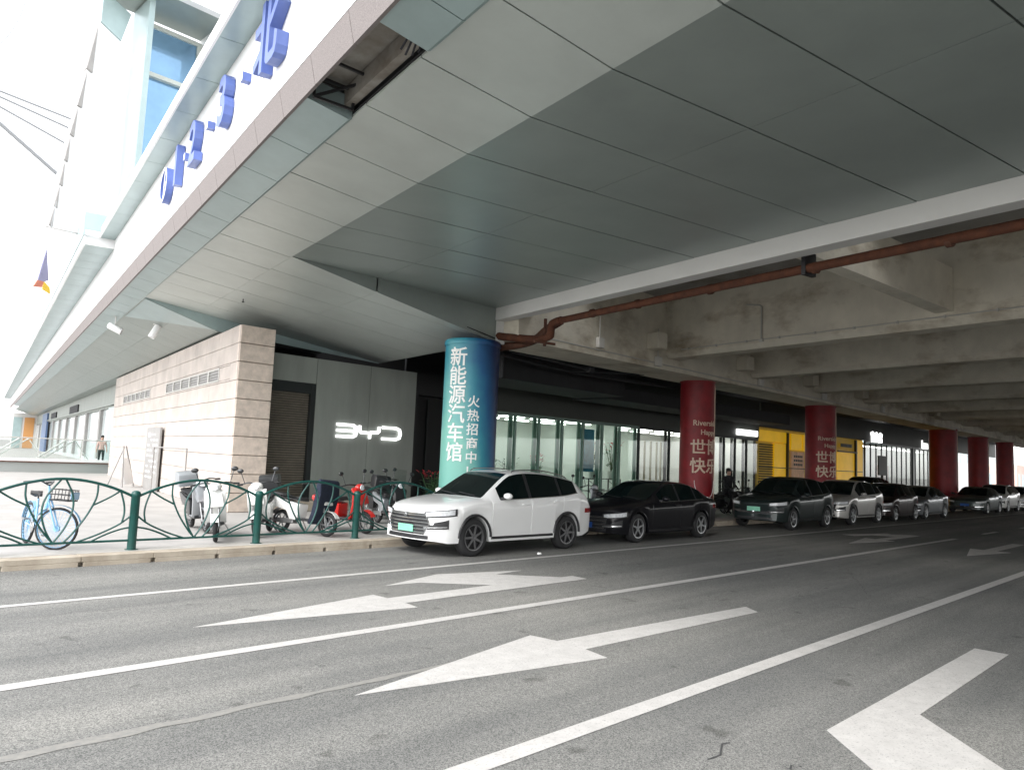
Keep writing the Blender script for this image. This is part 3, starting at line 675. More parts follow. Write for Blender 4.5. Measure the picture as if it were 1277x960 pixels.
# spotlights under the canopy
for (a, v, z, zt, lab, dr) in ((3.20, 27.6, 5.56, .42, 'white cylinder spotlight under the canopy edge, left of the pair, lying level', -62), (4.19, 26.3, 5.44, .25, 'white cylinder spotlight under the canopy, right of the pair, tipped down', 25)):
    t = thing('spotlight', lab, 'spotlight', g2w(a, v, z), TH)
    b = MB(); b.tube([(0, 0, .06), (0, 0, zt)], .022, 6); b.lathe([(.07, zt - .03), (.07, zt - .005)], 12); b.build('stem', 'white_metal', t)
    mt = Matrix.Rotation(R(dr), 4, 'Y') @ Matrix.Rotation(R(-20), 4, 'X') if dr < 0 else Matrix.Rotation(R(dr), 4, 'Y')
    b = MB(); b.lathe([(.09, .22), (.11, .19), (.11, -.22), (.10, -.24), (.09, -.18)], 18, mt); b.build('lamp_housing', 'white_clad', t, 40)
    b = MB(); b.lathe([(.086, -.17), (.086, -.19)], 14, mt); b.build('lens', 'trim', t)
t = thing('fire_sprinkler', 'small dark fire sprinkler poking from the sloping soffit', 'sprinkler', g2w(5.2, 20.0, zp(5.2) - .10), TH)
b = MB(); b.lathe([(.012, .10), (.012, .04), (.035, .03), (.035, .02), (.01, .01)], 10); b.build('head', 'trim', t)

# ------------------------------------------------------------------ terrace with glass railing, curtain wall behind
tw = g2w(SA, 45.2)
te = thing('terrace', 'raised grey terrace edge left of the stone wall', 'terrace', (0, 0, 0))
b = MB(); b.box(-25, tw.x + 1.6, 45.9, 46.3, .15, .70); b.build('terrace_wall', mat('terrace_grey', (.36, .38, .37), .7, 0, .06, .6), te)
b = MB(); b.box(-25, tw.x + 1.6, 45.8, 46.3, .703, .86); b.build('coping', 'white_clad', te)
b = MB(); b.box(-25, tw.x + 1.6, 45.78, 45.80, .66, .72); b.build('drip_strip', 'rust_dark', te)
b = MB(); b.box(-25, 40, 46.3, 150, .3, .50); b.build('terrace_floor', 'paving', te)
gr = thing('glass_railing', 'glass railing with white diagonal struts on the terrace edge', 'railing', (0, 0, 0))
b = MB(); b.tube([(-25, 46, 1.93), (tw.x + 1.6, 46, 1.93)], .03, 8); b.build('top_rail', 'conduit', gr)
for k in range(7):
    b = MB(); x = tw.x + 1.6 - k * 2.05; b.box(x - 2.0, x - .03, 45.99, 46.01, .88, 1.88); b.build('glass_panel', 'glass_clear', gr)
    b = MB(); b.box(x - .03, x + .0, 45.96, 46.04, .86, 1.93); b.build('post', 'conduit', gr)
for k in range(5):
    b = MB(); x = tw.x - 1.6 - k * 2.2; b.tube([(x - .9, 46.3, .88), (x + .5, 46.5, 1.9)], .05, 6); b.tube([(x - .55, 46.4, .88), (x + .95, 46.6, 1.9)], .04, 6); b.tube([(x + 1.6, 46.3, .88), (x + .95, 46.4, 1.8)], .03, 6); b.build('strut', 'white_metal', gr)
cwl = thing('curtain_wall', 'long glazed wall with white bays receding behind the terrace', 'building', (0, 0, 0), TH)
b = MB(); b.box(6.1, 6.5, 45, 128, 3.95, 5.28); b.box(5.95, 6.1, 46, 128, 4.05, 4.15); b.build('header', 'grey_wall', cwl)
b = MB(); b.box(6.3, 6.4, 47.8, 128, .45, 3.95); b.build('glazing', mat('pale_glazing', (.62, .68, .68), .12, 0, .15, .15), cwl)
for k in range(9):
    b = MB(); v_ = 56 + k * 8.2; b.box(6.12, 6.32, v_, v_ + .9, .8, 3.95); b.build('mullion', 'board', cwl)
b = MB(); b.box(6.0, 6.35, 45.3, 47.8, .8, 3.9); b.build('green_door', mat('door_green', (.03, .16, .11), .35, 0, .2, 1), cwl)
b = MB(); b.box(5.98, 6.3, 47.8, 51, .8, 3.9); b.build('pale_door', 'teal', cwl)
for v_ in (70, 92): b = MB(); b.box(6.0, 6.09, v_, v_ + 7, 4.2, 4.8); b.build('louvre', 'duct', cwl)
b = MB(); b.box(3.2, 6.3, 128, 129, .3, 5.5); b.build('end_wall', 'far_wall', cwl)
b = MB(); b.box(3.3, 4.3, 127.9, 127.99, .6, 4.9); b.build('teal_shop_panel', 'teal', cwl)
b = MB(); b.box(4.6, 5.8, 127.9, 127.99, .6, 4.9); b.build('orange_shop_panel', mat('orange_panel', (.50, .24, .08), .6), cwl)
b = MB(); b.box(5.9, 6.09, 104, 112, .5, 5.0); b.build('blue_shop_panel', mat('blue_panel', (.08, .13, .24), .5), cwl)
# far buildings in the glare
for (x, y, w_, h, lab) in ((-22, 190, 14, 30, 'pale slab building far off in the glare at the left edge'), (-2, 240, 16, 22, 'low pale building far off beyond the end of the canopy')):
    t = thing('far_building', lab, 'building', (x, y, 0)); b = MB(); b.box(-w_ / 2, w_ / 2, 0, 12, 0, h); b.build('wall', 'far_wall', t)
    b = MB()
    for i in range(int(h / 3.2)): b.box(-w_ / 2 + .6, w_ / 2 - .6, -.05, .05, 1 + i * 3.2, 2.5 + i * 3.2)
    b.build('window_band', 'teal', t)

# ------------------------------------------------------------------ showroom
YW = 20.0
sh = thing('car_showroom', 'grey panelled car showroom with a lit white logo, shutter door and long green-tinted glazing', 'showroom', (0, 0, 0))
b = MB()
for x0, x1 in ((12.16, 14.1), (14.1, 15.95)): b.box(x0 + .006, x1 - .006, YW, YW + .12, .44, 4.62)
b.box(10.55, 12.15, YW, YW + .12, 3.86, 4.62); b.build('wall_panel', 'grey_wall', sh)
b = MB(); b.box(10.2, 17.6, YW - .55, YW + .3, .15, .43); b.bevel(.02); b.build('step', 'kerb', sh)
b = MB()
for k in range(48): b.box(10.72, 12.0, YW + .10, YW + .15, .44 + k * .071, .44 + k * .071 + .055)
b.bevel(.01); b.build('roller_shutter', 'shutter', sh)
b = MB(); b.box(10.62, 10.72, YW - .01, YW + .2, .44, 3.9); b.box(12.0, 12.15, YW - .012, YW + .2, .44, 3.85); b.box(10.72, 12.0, YW - .0, YW + .35, 3.55, 3.85); b.build('shutter_frame', 'alu_dark', sh)
# logo
def stroke(b, pts, wd, y0, y1):
    pts = [Vector((p[0], p[1])) for p in pts]; L = []; Rr = []
    for i, p in enumerate(pts):
        if i == 0: d = pts[1] - p
        elif i == len(pts) - 1: d = p - pts[i - 1]
        else: d = (pts[i + 1] - p).normalized() + (p - pts[i - 1]).normalized()
        d.normalize(); n = Vector((-d.y, d.x)); k = 1
        if 0 < i < len(pts) - 1: k = 1 / max(.5, n.dot(Vector((-(p - pts[i - 1]).normalized().y, (p - pts[i - 1]).normalized().x))))
        L.append(p + n * wd / 2 * k); Rr.append(p - n * wd / 2 * k)
    for i in range(len(pts) - 1):
        q = [L[i], L[i + 1], Rr[i + 1], Rr[i]]
        b.prism([(a.x, y0, a.y) for a in q], (0, y1 - y0, 0))
def logo(xc, zc, sx, sz, y):
    b = MB(); W = .075
    X = lambda u: xc + u * sx; Z = lambda v: zc + v * sz
    stroke(b, [(X(-.50), Z(.5)), (X(-.26), Z(.5)), (X(-.215), Z(.36)), (X(-.205), Z(0)), (X(-.215), Z(-.36)), (X(-.26), Z(-.5)), (X(-.50), Z(-.5))], W, y - .05, y)
    stroke(b, [(X(-.50), Z(0)), (X(-.215), Z(0))], W, y - .048, y)
    stroke(b, [(X(-.155), Z(.52)), (X(-.155), Z(.08)), (X(-.13), Z(-.06)), (X(.0), Z(-.06))], W, y - .05, y)
    stroke(b, [(X(.005), Z(-.55)), (X(.005), Z(-.10)), (X(.03), Z(0.0)), (X(.125), Z(0.0)), (X(.15), Z(.12)), (X(.15), Z(.52))], W, y - .046, y)
    stroke(b, [(X(.20), Z(.5)), (X(.43), Z(.5)), (X(.485), Z(.36)), (X(.50), Z(0)), (X(.485), Z(-.36)), (X(.43), Z(-.5)), (X(.20), Z(-.5))], W, y - .05, y)
    return b
logo(14.15, 2.53, 2.42, .36, YW - .01).build('logo', 'led', sh)
# black boxes paint in the shade of the entrance and the void behind
b = MB(); b.box(15.95, 18.4, YW + .6, YW + .7, .15, 5.6); b.box(15.95, 16.05, YW, YW + .6, .15, 4.62); b.box(11.4, 18.4, 23.6, 23.7, .15, 5.8); b.box(11.4, 18.4, YW + .12, 23.6, 4.3, 4.35); b.box(16.05, 18.4, YW, YW + .6, 3.9, 4.62); b.build('entrance', 'black', sh)
b = MB(); b.box(16.9, 16.96, YW + .5, YW + .58, .2, 3.8); b.box(17.7, 17.76, YW + .5, YW + .58, .2, 3.8); b.build('entrance_frame', 'alu_dark', sh)
# header over the glazing
b = MB(); b.box(18.4, 40.7, YW, YW + .25, 3.64, 5.75); b.build('header_panel', 'dark_wall', sh)
b = MB(); b.box(18.4, 40.7, YW - .05, YW + .3, .15, .30); b.build('plinth', 'dark_wall', sh)
mull = [18.4, 19.6, 20.82, 22.18, 23.58, 24.92, 26.23, 27.5, 28.97, 31.5, 33.1, 34.4, 35.6, 36.8, 38.0, 39.3, 40.65]
for x0, x1 in zip(mull[:-1], mull[1:]):
    f = MB(); fw = .05
    f.box(x0, x0 + fw, YW, YW + .14, .30, 3.64); f.box(x0 + fw, x1, YW + .01, YW + .14, 3.52, 3.64); f.box(x1 - .20, x1, YW + .16, YW + .22, .30, 3.52)
    fo = f.build('window_frame', 'alu_dark' if x0 > 28 else 'green_frame', sh)
    g = MB(); g.box(x0 + fw, x1 - .01, YW + .06, YW + .07, .30, 3.52); g.build('pane', 'glass' if x0 < 28 else 'glass_clear', fo)
# the room behind
b = MB(); b.box(18.4, 40.7, YW + 6.5, YW + 6.7, .1, 4.2); b.box(18.3, 18.4, YW + .3, YW + 6.5, .1, 4.2); b.box(40.7, 40.8, YW + .3, YW + 6.5, .1, 4.2); b.box(29.2, 29.35, YW + 1.5, YW + 6.5, .1, 4.2); b.build('room_wall', 'room_white', sh)
b = MB(); b.box(18.4, 40.7, YW + .3, YW + 6.5, .14, .2); b.build('room_floor', 'room_floor', sh)
b = MB(); b.box(18.4, 40.7, YW + .3, YW + 6.5, 3.75, 3.85); b.build('room_ceiling', 'room_white', sh)
b = MB()
for k in range(11):
    for y in (1.4, 3.0, 4.6): b.box(19.2 + k * 2.0, 20.5 + k * 2.0, YW + y, YW + y + .34, 3.70, 3.745)
b.build('ceiling_lamp', 'room_lamp', sh)  # right-hand rows added in place of bright sky reflected by the glass
b = MB(); b.box(38.0, 40.3, YW - .14, YW - .002, 3.74, 4.05); b.bevel(.02); b.build('lit_sign', 'sign_lit', sh)
b = MB(); b.box(20.6, 21.9, YW + 3.2, YW + 3.6, 1.5, 2.1); b.box(25.05, 26.1, YW + .35, YW + .40, 1.5, 3.3); b.build('poster', 'poster_blue', sh)
b = MB(); b.box(29.6, 31.2, YW + .35, YW + .42, .3, 3.45); b.build('door_reveal', mat('door_bronze', (.35, .30, .20), .3, .4, .2, 2), sh) if False else b.bm.free()
b = MB()
for x in (29.85, 30.35, 30.85, 31.2): b.tube([(x, YW + .3, .3), (x, YW + .3, 3.0)], .05, 10)
b.build('door_pull', mat('bronze', (.32, .29, .20), .3, .8), sh)
# things in the showroom window
def plant(x, y, z, h, lab, flower=False, pot=True, n=70, spread=.35, m='leaf'):
    t = thing('potted_plant', lab, 'plant', (x, y, z))
    hp = .34 if pot else .05
    b = MB(); b.lathe([(.12, 0), (.17, hp * .9), (.18, hp), (.155, hp), (.15, hp - .04)], 16); b.build('pot', 'pot', t, 40)
    rg = random.Random(int(x * 100)); b = MB(); fl = MB()
    for i in range(n):
        a = rg.uniform(0, 6.28); tt = rg.uniform(.15, 1); rr = spread * rg.uniform(.2, 1) * (.4 + .6 * tt); zc = hp + (h - hp) * tt
        c = Vector((rr * math.cos(a), rr * math.sin(a), zc)); L = rg.uniform(.10, .2); d = Vector((math.cos(a), math.sin(a), rg.uniform(-.2, .8))).normalized(); s_ = d.cross(Vector((0, 0, 1))).normalized() * L * .3
        tgt = fl if flower and tt > .72 else b
        tgt.poly([c, c + d * L * .5 + s_, c + d * L, c + d * L * .5 - s_])
        if i % 6 == 0: b.tube([(0, 0, hp - .03), c], .008, 4)
    b.build('foliage', m, t)
    if flower: fl.build('flowers', 'flower', t)
    else: fl.bm.free()
plant(20.2, YW + .75, .45, 1.35, 'leafy plant in a white pot behind the second glazing bay', n=90)
plant(21.2, YW + .75, .45, 1.45, 'bushier leafy plant in a white pot behind the third glazing bay', n=110, spread=.42)
plant(23.1, YW + .9, .6, 1.55, 'red flowering plant behind the glazing above the white SUV', True, n=110, spread=.3)
plant(26.7, YW + .9, 1.2, 1.6, 'red flowering plant on the lattice stand, left of the two', True, n=110, spread=.45)
plant(28.1, YW + .9, 1.2, 1.6, 'red flowering plant on the lattice stand, right of the two', True, n=110, spread=.45)
plant(15.4, 18.2, .15, 1.25, 'red flowering bush in a pot before the dark entrance by the blue pillar', True, n=160, spread=.55)
plant(30.4, YW - .5, .15, .95, 'dark leafy shrub in a pot outside the entrance doors', n=120, spread=.5)
plant(32.4, YW - .5, .15, .95, 'dark leafy shrub in a pot beside the first red pillar', n=120, spread=.5)
for i, x in enumerate((26.7, 28.1)):
    t = thing('lattice_stand', ('left' if i == 0 else 'right') + ' of the two dark lattice plant stands in the showroom window', 'plant stand', (x, YW + .9, .2))
    b = MB()
    for s in (-.45, .45):
        for q in (-.2, .2): b.box(s - .02, s + .02, q - .02, q + .02, 0, 1.0)
    b.box(-.47, .47, -.22, .22, .97, 1.0); b.box(-.47, .47, -.22, .22, .45, .48)
    b.build('frame', 'trim', t)
    b = MB()
    for z in (.03, .5): b.tube([(-.43, -.2, z), (.43, -.2, z + .42)], .012, 5); b.tube([(.43, -.2, z), (-.43, -.2, z + .42)], .012, 5)
    b.build('lattice', 'trim', t)
t = thing('black_cabinet', 'black cabinet behind the first showroom glazing bay beside the blue pillar', 'cabinet', (19.0, YW + .8, .2))
b = MB(); b.box(-.5, .6, -.2, .3, 0, .95); b.bevel(.01); b.build('carcass', 'black', t); b = MB(); b.box(-.53, .63, -.22, .33, .951, .98); b.build('top', 'trim', t); b = MB(); b.box(-.47, .03, -.215, -.202, .05, .9); b.box(.06, .57, -.215, -.202, .05, .9); b.build('door', 'trim', t)
t = thing('reception_desk', 'pale green reception desk deep inside the showroom', 'desk', (20.2, YW + 4.2, .2))
b = MB(); b.box(-.9, .9, -.3, .3, 0, 1.05); b.bevel(.02); b.build('front', 'sc_green', t); b = MB(); b.box(-.95, .95, -.34, .34, 1.052, 1.1); b.build('top', 'pot', t)
b = MB(); b.box(.2, .65, -.05, 0, 1.2, 1.5); b.box(.38, .46, -.04, .02, 1.1, 1.2); b.build('monitor', 'black', t)
# ------------------------------------------------------------------ further shops
ys = thing('yellow_shop', 'bright yellow shop front with lightbox panels behind the second red pillar', 'shop', (0, 0, 0))
b = MB(); b.box(40.9, 57.4, YW + .3, YW + .5, .15, 5.7); b.build('wall', 'yellow_dull', ys)
for x0, x1, z0, z1 in ((41.0, 44.6, 3.55, 4.2), (43.0, 44.55, .5, 3.5), (45.3, 46.8, 3.2, 4.2), (47.0, 49.4, 3.2, 4.2), (52.4, 55.6, .4, 3.35), (51.0, 52.2, .4, 4.3), (56.0, 57.2, .5, 4.3)):
    b = MB(); b.box(x0, x1, YW + .16, YW + .29, z0, z1); b.bevel(.02); b.build('lightbox', 'yellow', ys)
b = MB(); b.box(45.4, 47.2, YW + .18, YW + .28, .4, 3.1); b.build('menu_board', mat('menu_print', (.60, .36, .22), .5, 0, .3, 2.5, 5, emit=.03), ys)  # board print carries a faint added glow too
b = MB()
for z in (2.75, 2.5, 2.25):
    for k in range(5): b.box(45.7 + k * .26, 45.88 + k * .26, YW + .165, YW + .178, z, z + .14)
for k in range(8): b.box(53.0 + k * .25, 53.18 + k * .25, YW + .10, YW + .158, 3.72, 3.95)
b.build('dark_print', 'trim', ys)
b = MB(); b.box(52.9, 55.2, YW + .145, YW + .159, 3.66, 4.0); b.build('sign_board', 'yellow_dull', ys)
b = MB(); b.box(52.3, 55.8, YW + .02, YW + .1, 3.36, 3.45); b.box(44.62, 44.72, YW + .05, YW + .2, .2, 4.2); b.box(49.5, 49.62, YW + .05, YW + .2, .2, 4.2); b.box(55.62, 55.8, YW + .05, YW + .2, .2, 4.3); b.box(41, 57, YW + .1, YW + .155, 2.05, 2.10); b.build('frame', 'trim', ys)
b = MB()
for k in range(22): b.box(41.1, 42.7, YW + .1, YW + .2, .4 + k * .14, .4 + k * .14 + .06)
b.build('dark_shelf', 'black', ys)
b = MB(); b.box(40.9, 96, YW + .0, YW + .2, 4.35, 5.75); b.build('header_panel', 'dark_wall', ys)
wh = thing('white_shop', 'brightly lit white shop front with thin mullions beyond the yellow shop', 'shop', (0, 0, 0))
b = MB(); b.box(57.5, 76.0, YW + 4, YW + 4.2, .1, 4.6); b.box(57.4, 57.5, YW + .3, YW + 4, .1, 4.6); b.box(76, 76.2, YW, YW + 4, .1, 5.7); b.build('wall', 'room_white', wh)
b = MB(); b.box(57.5, 76, YW + .3, YW + 4, 4.1, 4.2); b.build('ceiling', 'room_white', wh)
b = MB()
for k in range(7): b.box(58.6 + k * 2.5, 60.2 + k * 2.5, YW + 1.2, YW + 1.6, 4.05, 4.095)
b.build('ceiling_lamp', 'room_lamp', wh)
b = MB()
for k in range(17): b.box(57.5 + k * 1.15, 57.56 + k * 1.15, YW + .1, YW + .2, .15, 4.3)
b.box(57.5, 76, YW + .08, YW + .22, 4.2, 4.34); b.box(68.2, 68.6, YW + .05, YW + .25, .15, 4.3); b.build('window_frame', 'alu_dark', wh)
b = MB(); b.box(57.5, 76, YW + .14, YW + .15, .2, 4.2); b.build('pane', 'glass_clear', wh)
b = MB(); b.text('官方店', .8, .06, Matrix(((1, 0, 0, 59.4), (0, 0, -1, YW - .05), (0, 1, 0, 4.62), (0, 0, 0, 1))), 2); b.build('lettering', 'sign_lit', wh)
b = MB(); b.text('Lum', .95, .06, Matrix(((1, 0, 0, 71.0), (0, 0, -1, YW - .05), (0, 1, 0, 4.60), (0, 0, 0, 1))), 2); b.build('lettering', 'sign_lit', wh)
b = MB(); b.box(64, 66.5, YW + 1.4, YW + 1.5, .6, 2.7); b.build('poster', 'far_pink', wh)
t = thing('sign_board', 'dark green square sign board on a post before the white shop', 'sign', (56.5, 18.6, .15))
b = MB(); b.box(-.85, .85, -.05, .05, 1.75, 3.1); b.bevel(.02); b.build('board', 'board_dark', t); b = MB(); b.tube([(0, 0, 0), (0, 0, 1.75)], .06, 8); b.lathe([(.3, 0), (.3, .04)], 16); b.build('post', 'trim', t)
# daylight end: pale far buildings
for (x, y, w_, d_, h, mm, lab) in ((150, 40, 40, 12, 18, 'far_wall', 'pale building in daylight beyond the far end of the viaduct'), (130, 26, 10, 5, 4.2, 'far_pink', 'low pinkish kiosk in daylight beyond the last pillar'), (118, 17, 6, 4, 3.2, 'far_wall', 'small white cabin in daylight beyond the last red pillar')):
    t = thing('far_building', lab, 'building', (x, y, 0)); b = MB(); b.box(-w_ / 2, w_ / 2, -d_ / 2, d_ / 2, 0, h); b.build('wall', mm, t)
    b = MB(); k = -w_ / 2 + .6
    while k < w_ / 2 - 1.6: b.box(k, k + 1.2, -d_ / 2 - .04, -d_ / 2 + .02, h * .25, h * .7); k += 2.2
    for q in range(2): b.box(-w_ / 2 - .04, -w_ / 2 + .02, -d_ / 2 + .5 + q * d_ / 2, -d_ / 2 + .3 + (q + 1) * d_ / 2 - .5, h * .25, h * .7)
    b.build('window', 'teal', t)
#CARS#
# ------------------------------------------------------------------ green fence on the kerb
FY = 13.03
fe = thing('railing', 'dark green steel railing with leaf-shaped bars along the pavement kerb', 'railing', (0, FY, .15))
posts = [.47, 2.61, 4.75, 6.9, 9.03, 11.17, 13.3]
for x in posts:
    b = MB(); b.lathe([(.068, 0), (.068, .85), (.075, .86), (.075, .90), (.06, .93), (.03, .945)], 16, Matrix.Translation((x, 0, 0))); b.build('post', 'fence', fe, 40)
    b = MB(); b.lathe([(.10, 0), (.10, .012)], 12, Matrix.Translation((x, 0, .002))); b.build('base_plate', 'fence', fe)
for x0, x1 in zip(posts[:-1], posts[1:]):
    xc = (x0 + x1) / 2; hw = (x1 - x0) / 2; zb, H_ = .155, .97
    P = lambda u, h: (xc + u * hw, 0, zb + h * H_)
    top = lambda u: 1 - .30 * abs(u) ** 1.9
    b = MB()
    b.tube([P(u / 10, top(u / 10)) for u in range(-10, 11)], .0215, 8)
    b.tube([P(-1, 0), P(1, 0)], .018, 8)
    r1 = .0145
    def arc(*pts): b.tube(catmull([P(u, h) for u, h in pts], 6), r1, 6)
    arc((-.03, .99), (-.20, .72), (-.24, .48), (-.18, .22), (-.07, 0)); arc((.03, .99), (.13, .76), (.15, .52), (.07, .24), (-.07, 0))
    for q in (-1, 1):
        arc((q * .46, top(.46)), (q * .45, .70), (q * .34, .42), (q * .18, .15), (q * .06, 0))
        arc((q * .78, top(.78)), (q * .62, .70), (q * .41, .58))
        arc((q * .78, top(.78)), (q * .84, .60), (q * .855, .44), (q * .83, .29))
        arc((q * 1.0, .45), (q * .80, .27), (q * .50, .11), (q * .22, 0))
        arc((q * 1.0, .22), (q * .80, .18), (q * .58, .09), (q * .42, 0))
    b.build('leaf_panel', 'fence', fe, 60)

# ------------------------------------------------------------------ cars
def interp(tab, x):
    if x <= tab[0][0]: return tab[0][1]
    for (x0, y0), (x1, y1) in zip(tab[:-1], tab[1:]):
        if x <= x1:
            return y0 + (y1 - y0) * (x - x0) / (x1 - x0)
    return tab[-1][1]
def smooth_tab(tab, n=5):
    """resample control points with a monotone-ish spline"""
    pts = catmull([(a, 0, c) for a, c in tab], n); out = []
    for p in pts:
        if not out or p.x > out[-1][0] + 1e-4: out.append((p.x, p.z))
    return out
SUV = dict(L=4.70, W=1.89, wb=2.74, fo=.90, R=.355, sill=.26,
    top=[(0, .80), (.06, .90), (.30, .975), (.70, 1.035), (1.10, 1.085), (1.24, 1.11), (1.58, 1.325), (1.93, 1.53), (2.15, 1.60), (2.55, 1.635), (3.1, 1.62), (3.65, 1.55), (4.12, 1.455), (4.34, 1.28), (4.50, 1.10), (4.64, .98), (4.70, .86)],
    belt=[(0, .74), (.3, .885), (1.2, 1.02), (2.4, 1.065), (3.5, 1.115), (4.1, 1.18), (4.35, 1.16), (4.6, .95), (4.70, .80)],
    plan=[(0, .78), (.10, .875), (.25, .945), (.5, .985), (.9, 1), (3.7, 1), (4.25, .955), (4.6, .885), (4.7, .80)],
    wind=(1.22, 2.06), rear=(4.10, 4.44), side=[(1.60, 2.44), (2.53, 3.42), (3.50, 4.03)], seams=(1.36, 2.485, 3.50), zbump=[(0, .30), (.3, .24), (.6, .24), (4.2, .24), (4.7, .36)])
SEDAN = dict(L=4.92, W=1.90, wb=2.95, fo=.88, R=.345, sill=.20,
    top=[(0, .66), (.06, .74), (.30, .84), (.80, .93), (1.30, .985), (1.46, 1.01), (1.85, 1.19), (2.25, 1.375), (2.5, 1.44), (2.9, 1.47), (3.4, 1.44), (3.9, 1.32), (4.25, 1.17), (4.50, 1.095), (4.75, 1.06), (4.88, .98), (4.92, .86)],
    belt=[(0, .62), (.3, .77), (1.4, .925), (2.6, .965), (3.8, 1.0), (4.4, 1.02), (4.8, .98), (4.92, .80)],
    plan=[(0, .80), (.10, .885), (.25, .945), (.5, .985), (.9, 1), (3.9, 1), (4.4, .96), (4.8, .89), (4.92, .80)],
    wind=(1.44, 2.34), rear=(3.72, 4.32), side=[(1.88, 2.72), (2.80, 3.58), (3.64, 3.95)], seams=(1.50, 2.76, 3.75), zbump=[(0, .24), (.3, .19), (.6, .19), (4.3, .19), (4.92, .32)])
HATCH = dict(L=4.20, W=1.80, wb=2.60, fo=.82, R=.315, sill=.21,
    top=[(0, .70), (.06, .79), (.3, .88), (.7, .96), (1.0, 1.01), (1.12, 1.04), (1.5, 1.27), (1.85, 1.46), (2.1, 1.53), (2.5, 1.56), (3.1, 1.54), (3.6, 1.47), (3.82, 1.40), (4.0, 1.15), (4.12, .98), (4.20, .88)],
    belt=[(0, .65), (.3, .80), (1.1, .96), (2.2, 1.0), (3.2, 1.03), (3.9, 1.05), (4.1, .90), (4.20, .80)],
    plan=[(0, .80), (.10, .885), (.25, .945), (.5, .985), (.9, 1), (3.4, 1), (3.8, .96), (4.1, .89), (4.2, .82)],
    wind=(1.10, 1.94), rear=(3.80, 4.04), side=[(1.48, 2.26), (2.34, 3.02), (3.10, 3.62)], seams=(1.20, 2.30, 3.12), zbump=[(0, .26), (.3, .2), (.6, .2), (3.7, .2), (4.2, .34)])

def wheel_meshes(Rw, wd, spokes, rimmat):
    T = Matrix.Rotation(R(90), 4, 'X')
    b = MB(); k = Rw
    b.lathe([(k * .68, -wd / 2 + .012), (k * .80, -wd / 2), (k * .94, -wd / 2 + .012), (k, -wd / 2 + .04), (k, wd / 2 - .04), (k * .94, wd / 2 - .012), (k * .80, wd / 2), (k * .68, wd / 2 - .012), (k * .66, 0)], 40, T, closed=True)
    ty = b.build('tyre', 'tyre', None, 40)
    b = MB()
    b.lathe([(k * .62, wd / 2 - .05), (k * .64, wd / 2 - .006), (k * .69, wd / 2 - .004), (k * .69, wd / 2 - .03)], 36, T, closed=True)
    b.lathe([(k * .01, wd / 2 - .03), (k * .12, wd / 2 - .02), (k * .13, wd / 2 - .05), (k * .01, wd / 2 - .05)], 16, T, closed=True)
    for i in range(spokes):
        for dl in (-.10, .10):
            m = Matrix.Rotation(2 * math.pi * i / spokes + dl, 4, 'Y')
            pts = [(k * .10, -.020), (k * .64, -.012 + (.02 if dl > 0 else -.02)), (k * .64, .012 + (.02 if dl > 0 else -.02)), (k * .10, .020)]
            y = -(wd / 2 - .012)
            b.prism([m @ Vector((p[0], y, p[1])) for p in pts], m @ Vector((0, .02, 0)))
    rm = b.build('wheel', rimmat, None, 40)
    b = MB(); b.lathe([(k * .0 + .001, .02), (k * .66, .02), (k * .66, -.02), (k * .0 + .001, -.02)], 30, Matrix.Translation((0, -.02, 0)) @ T); dk = b.build('gap_disc', 'black', rm)  # black disc paints in the dark gap between the spokes
    ty.parent = rm
    return rm

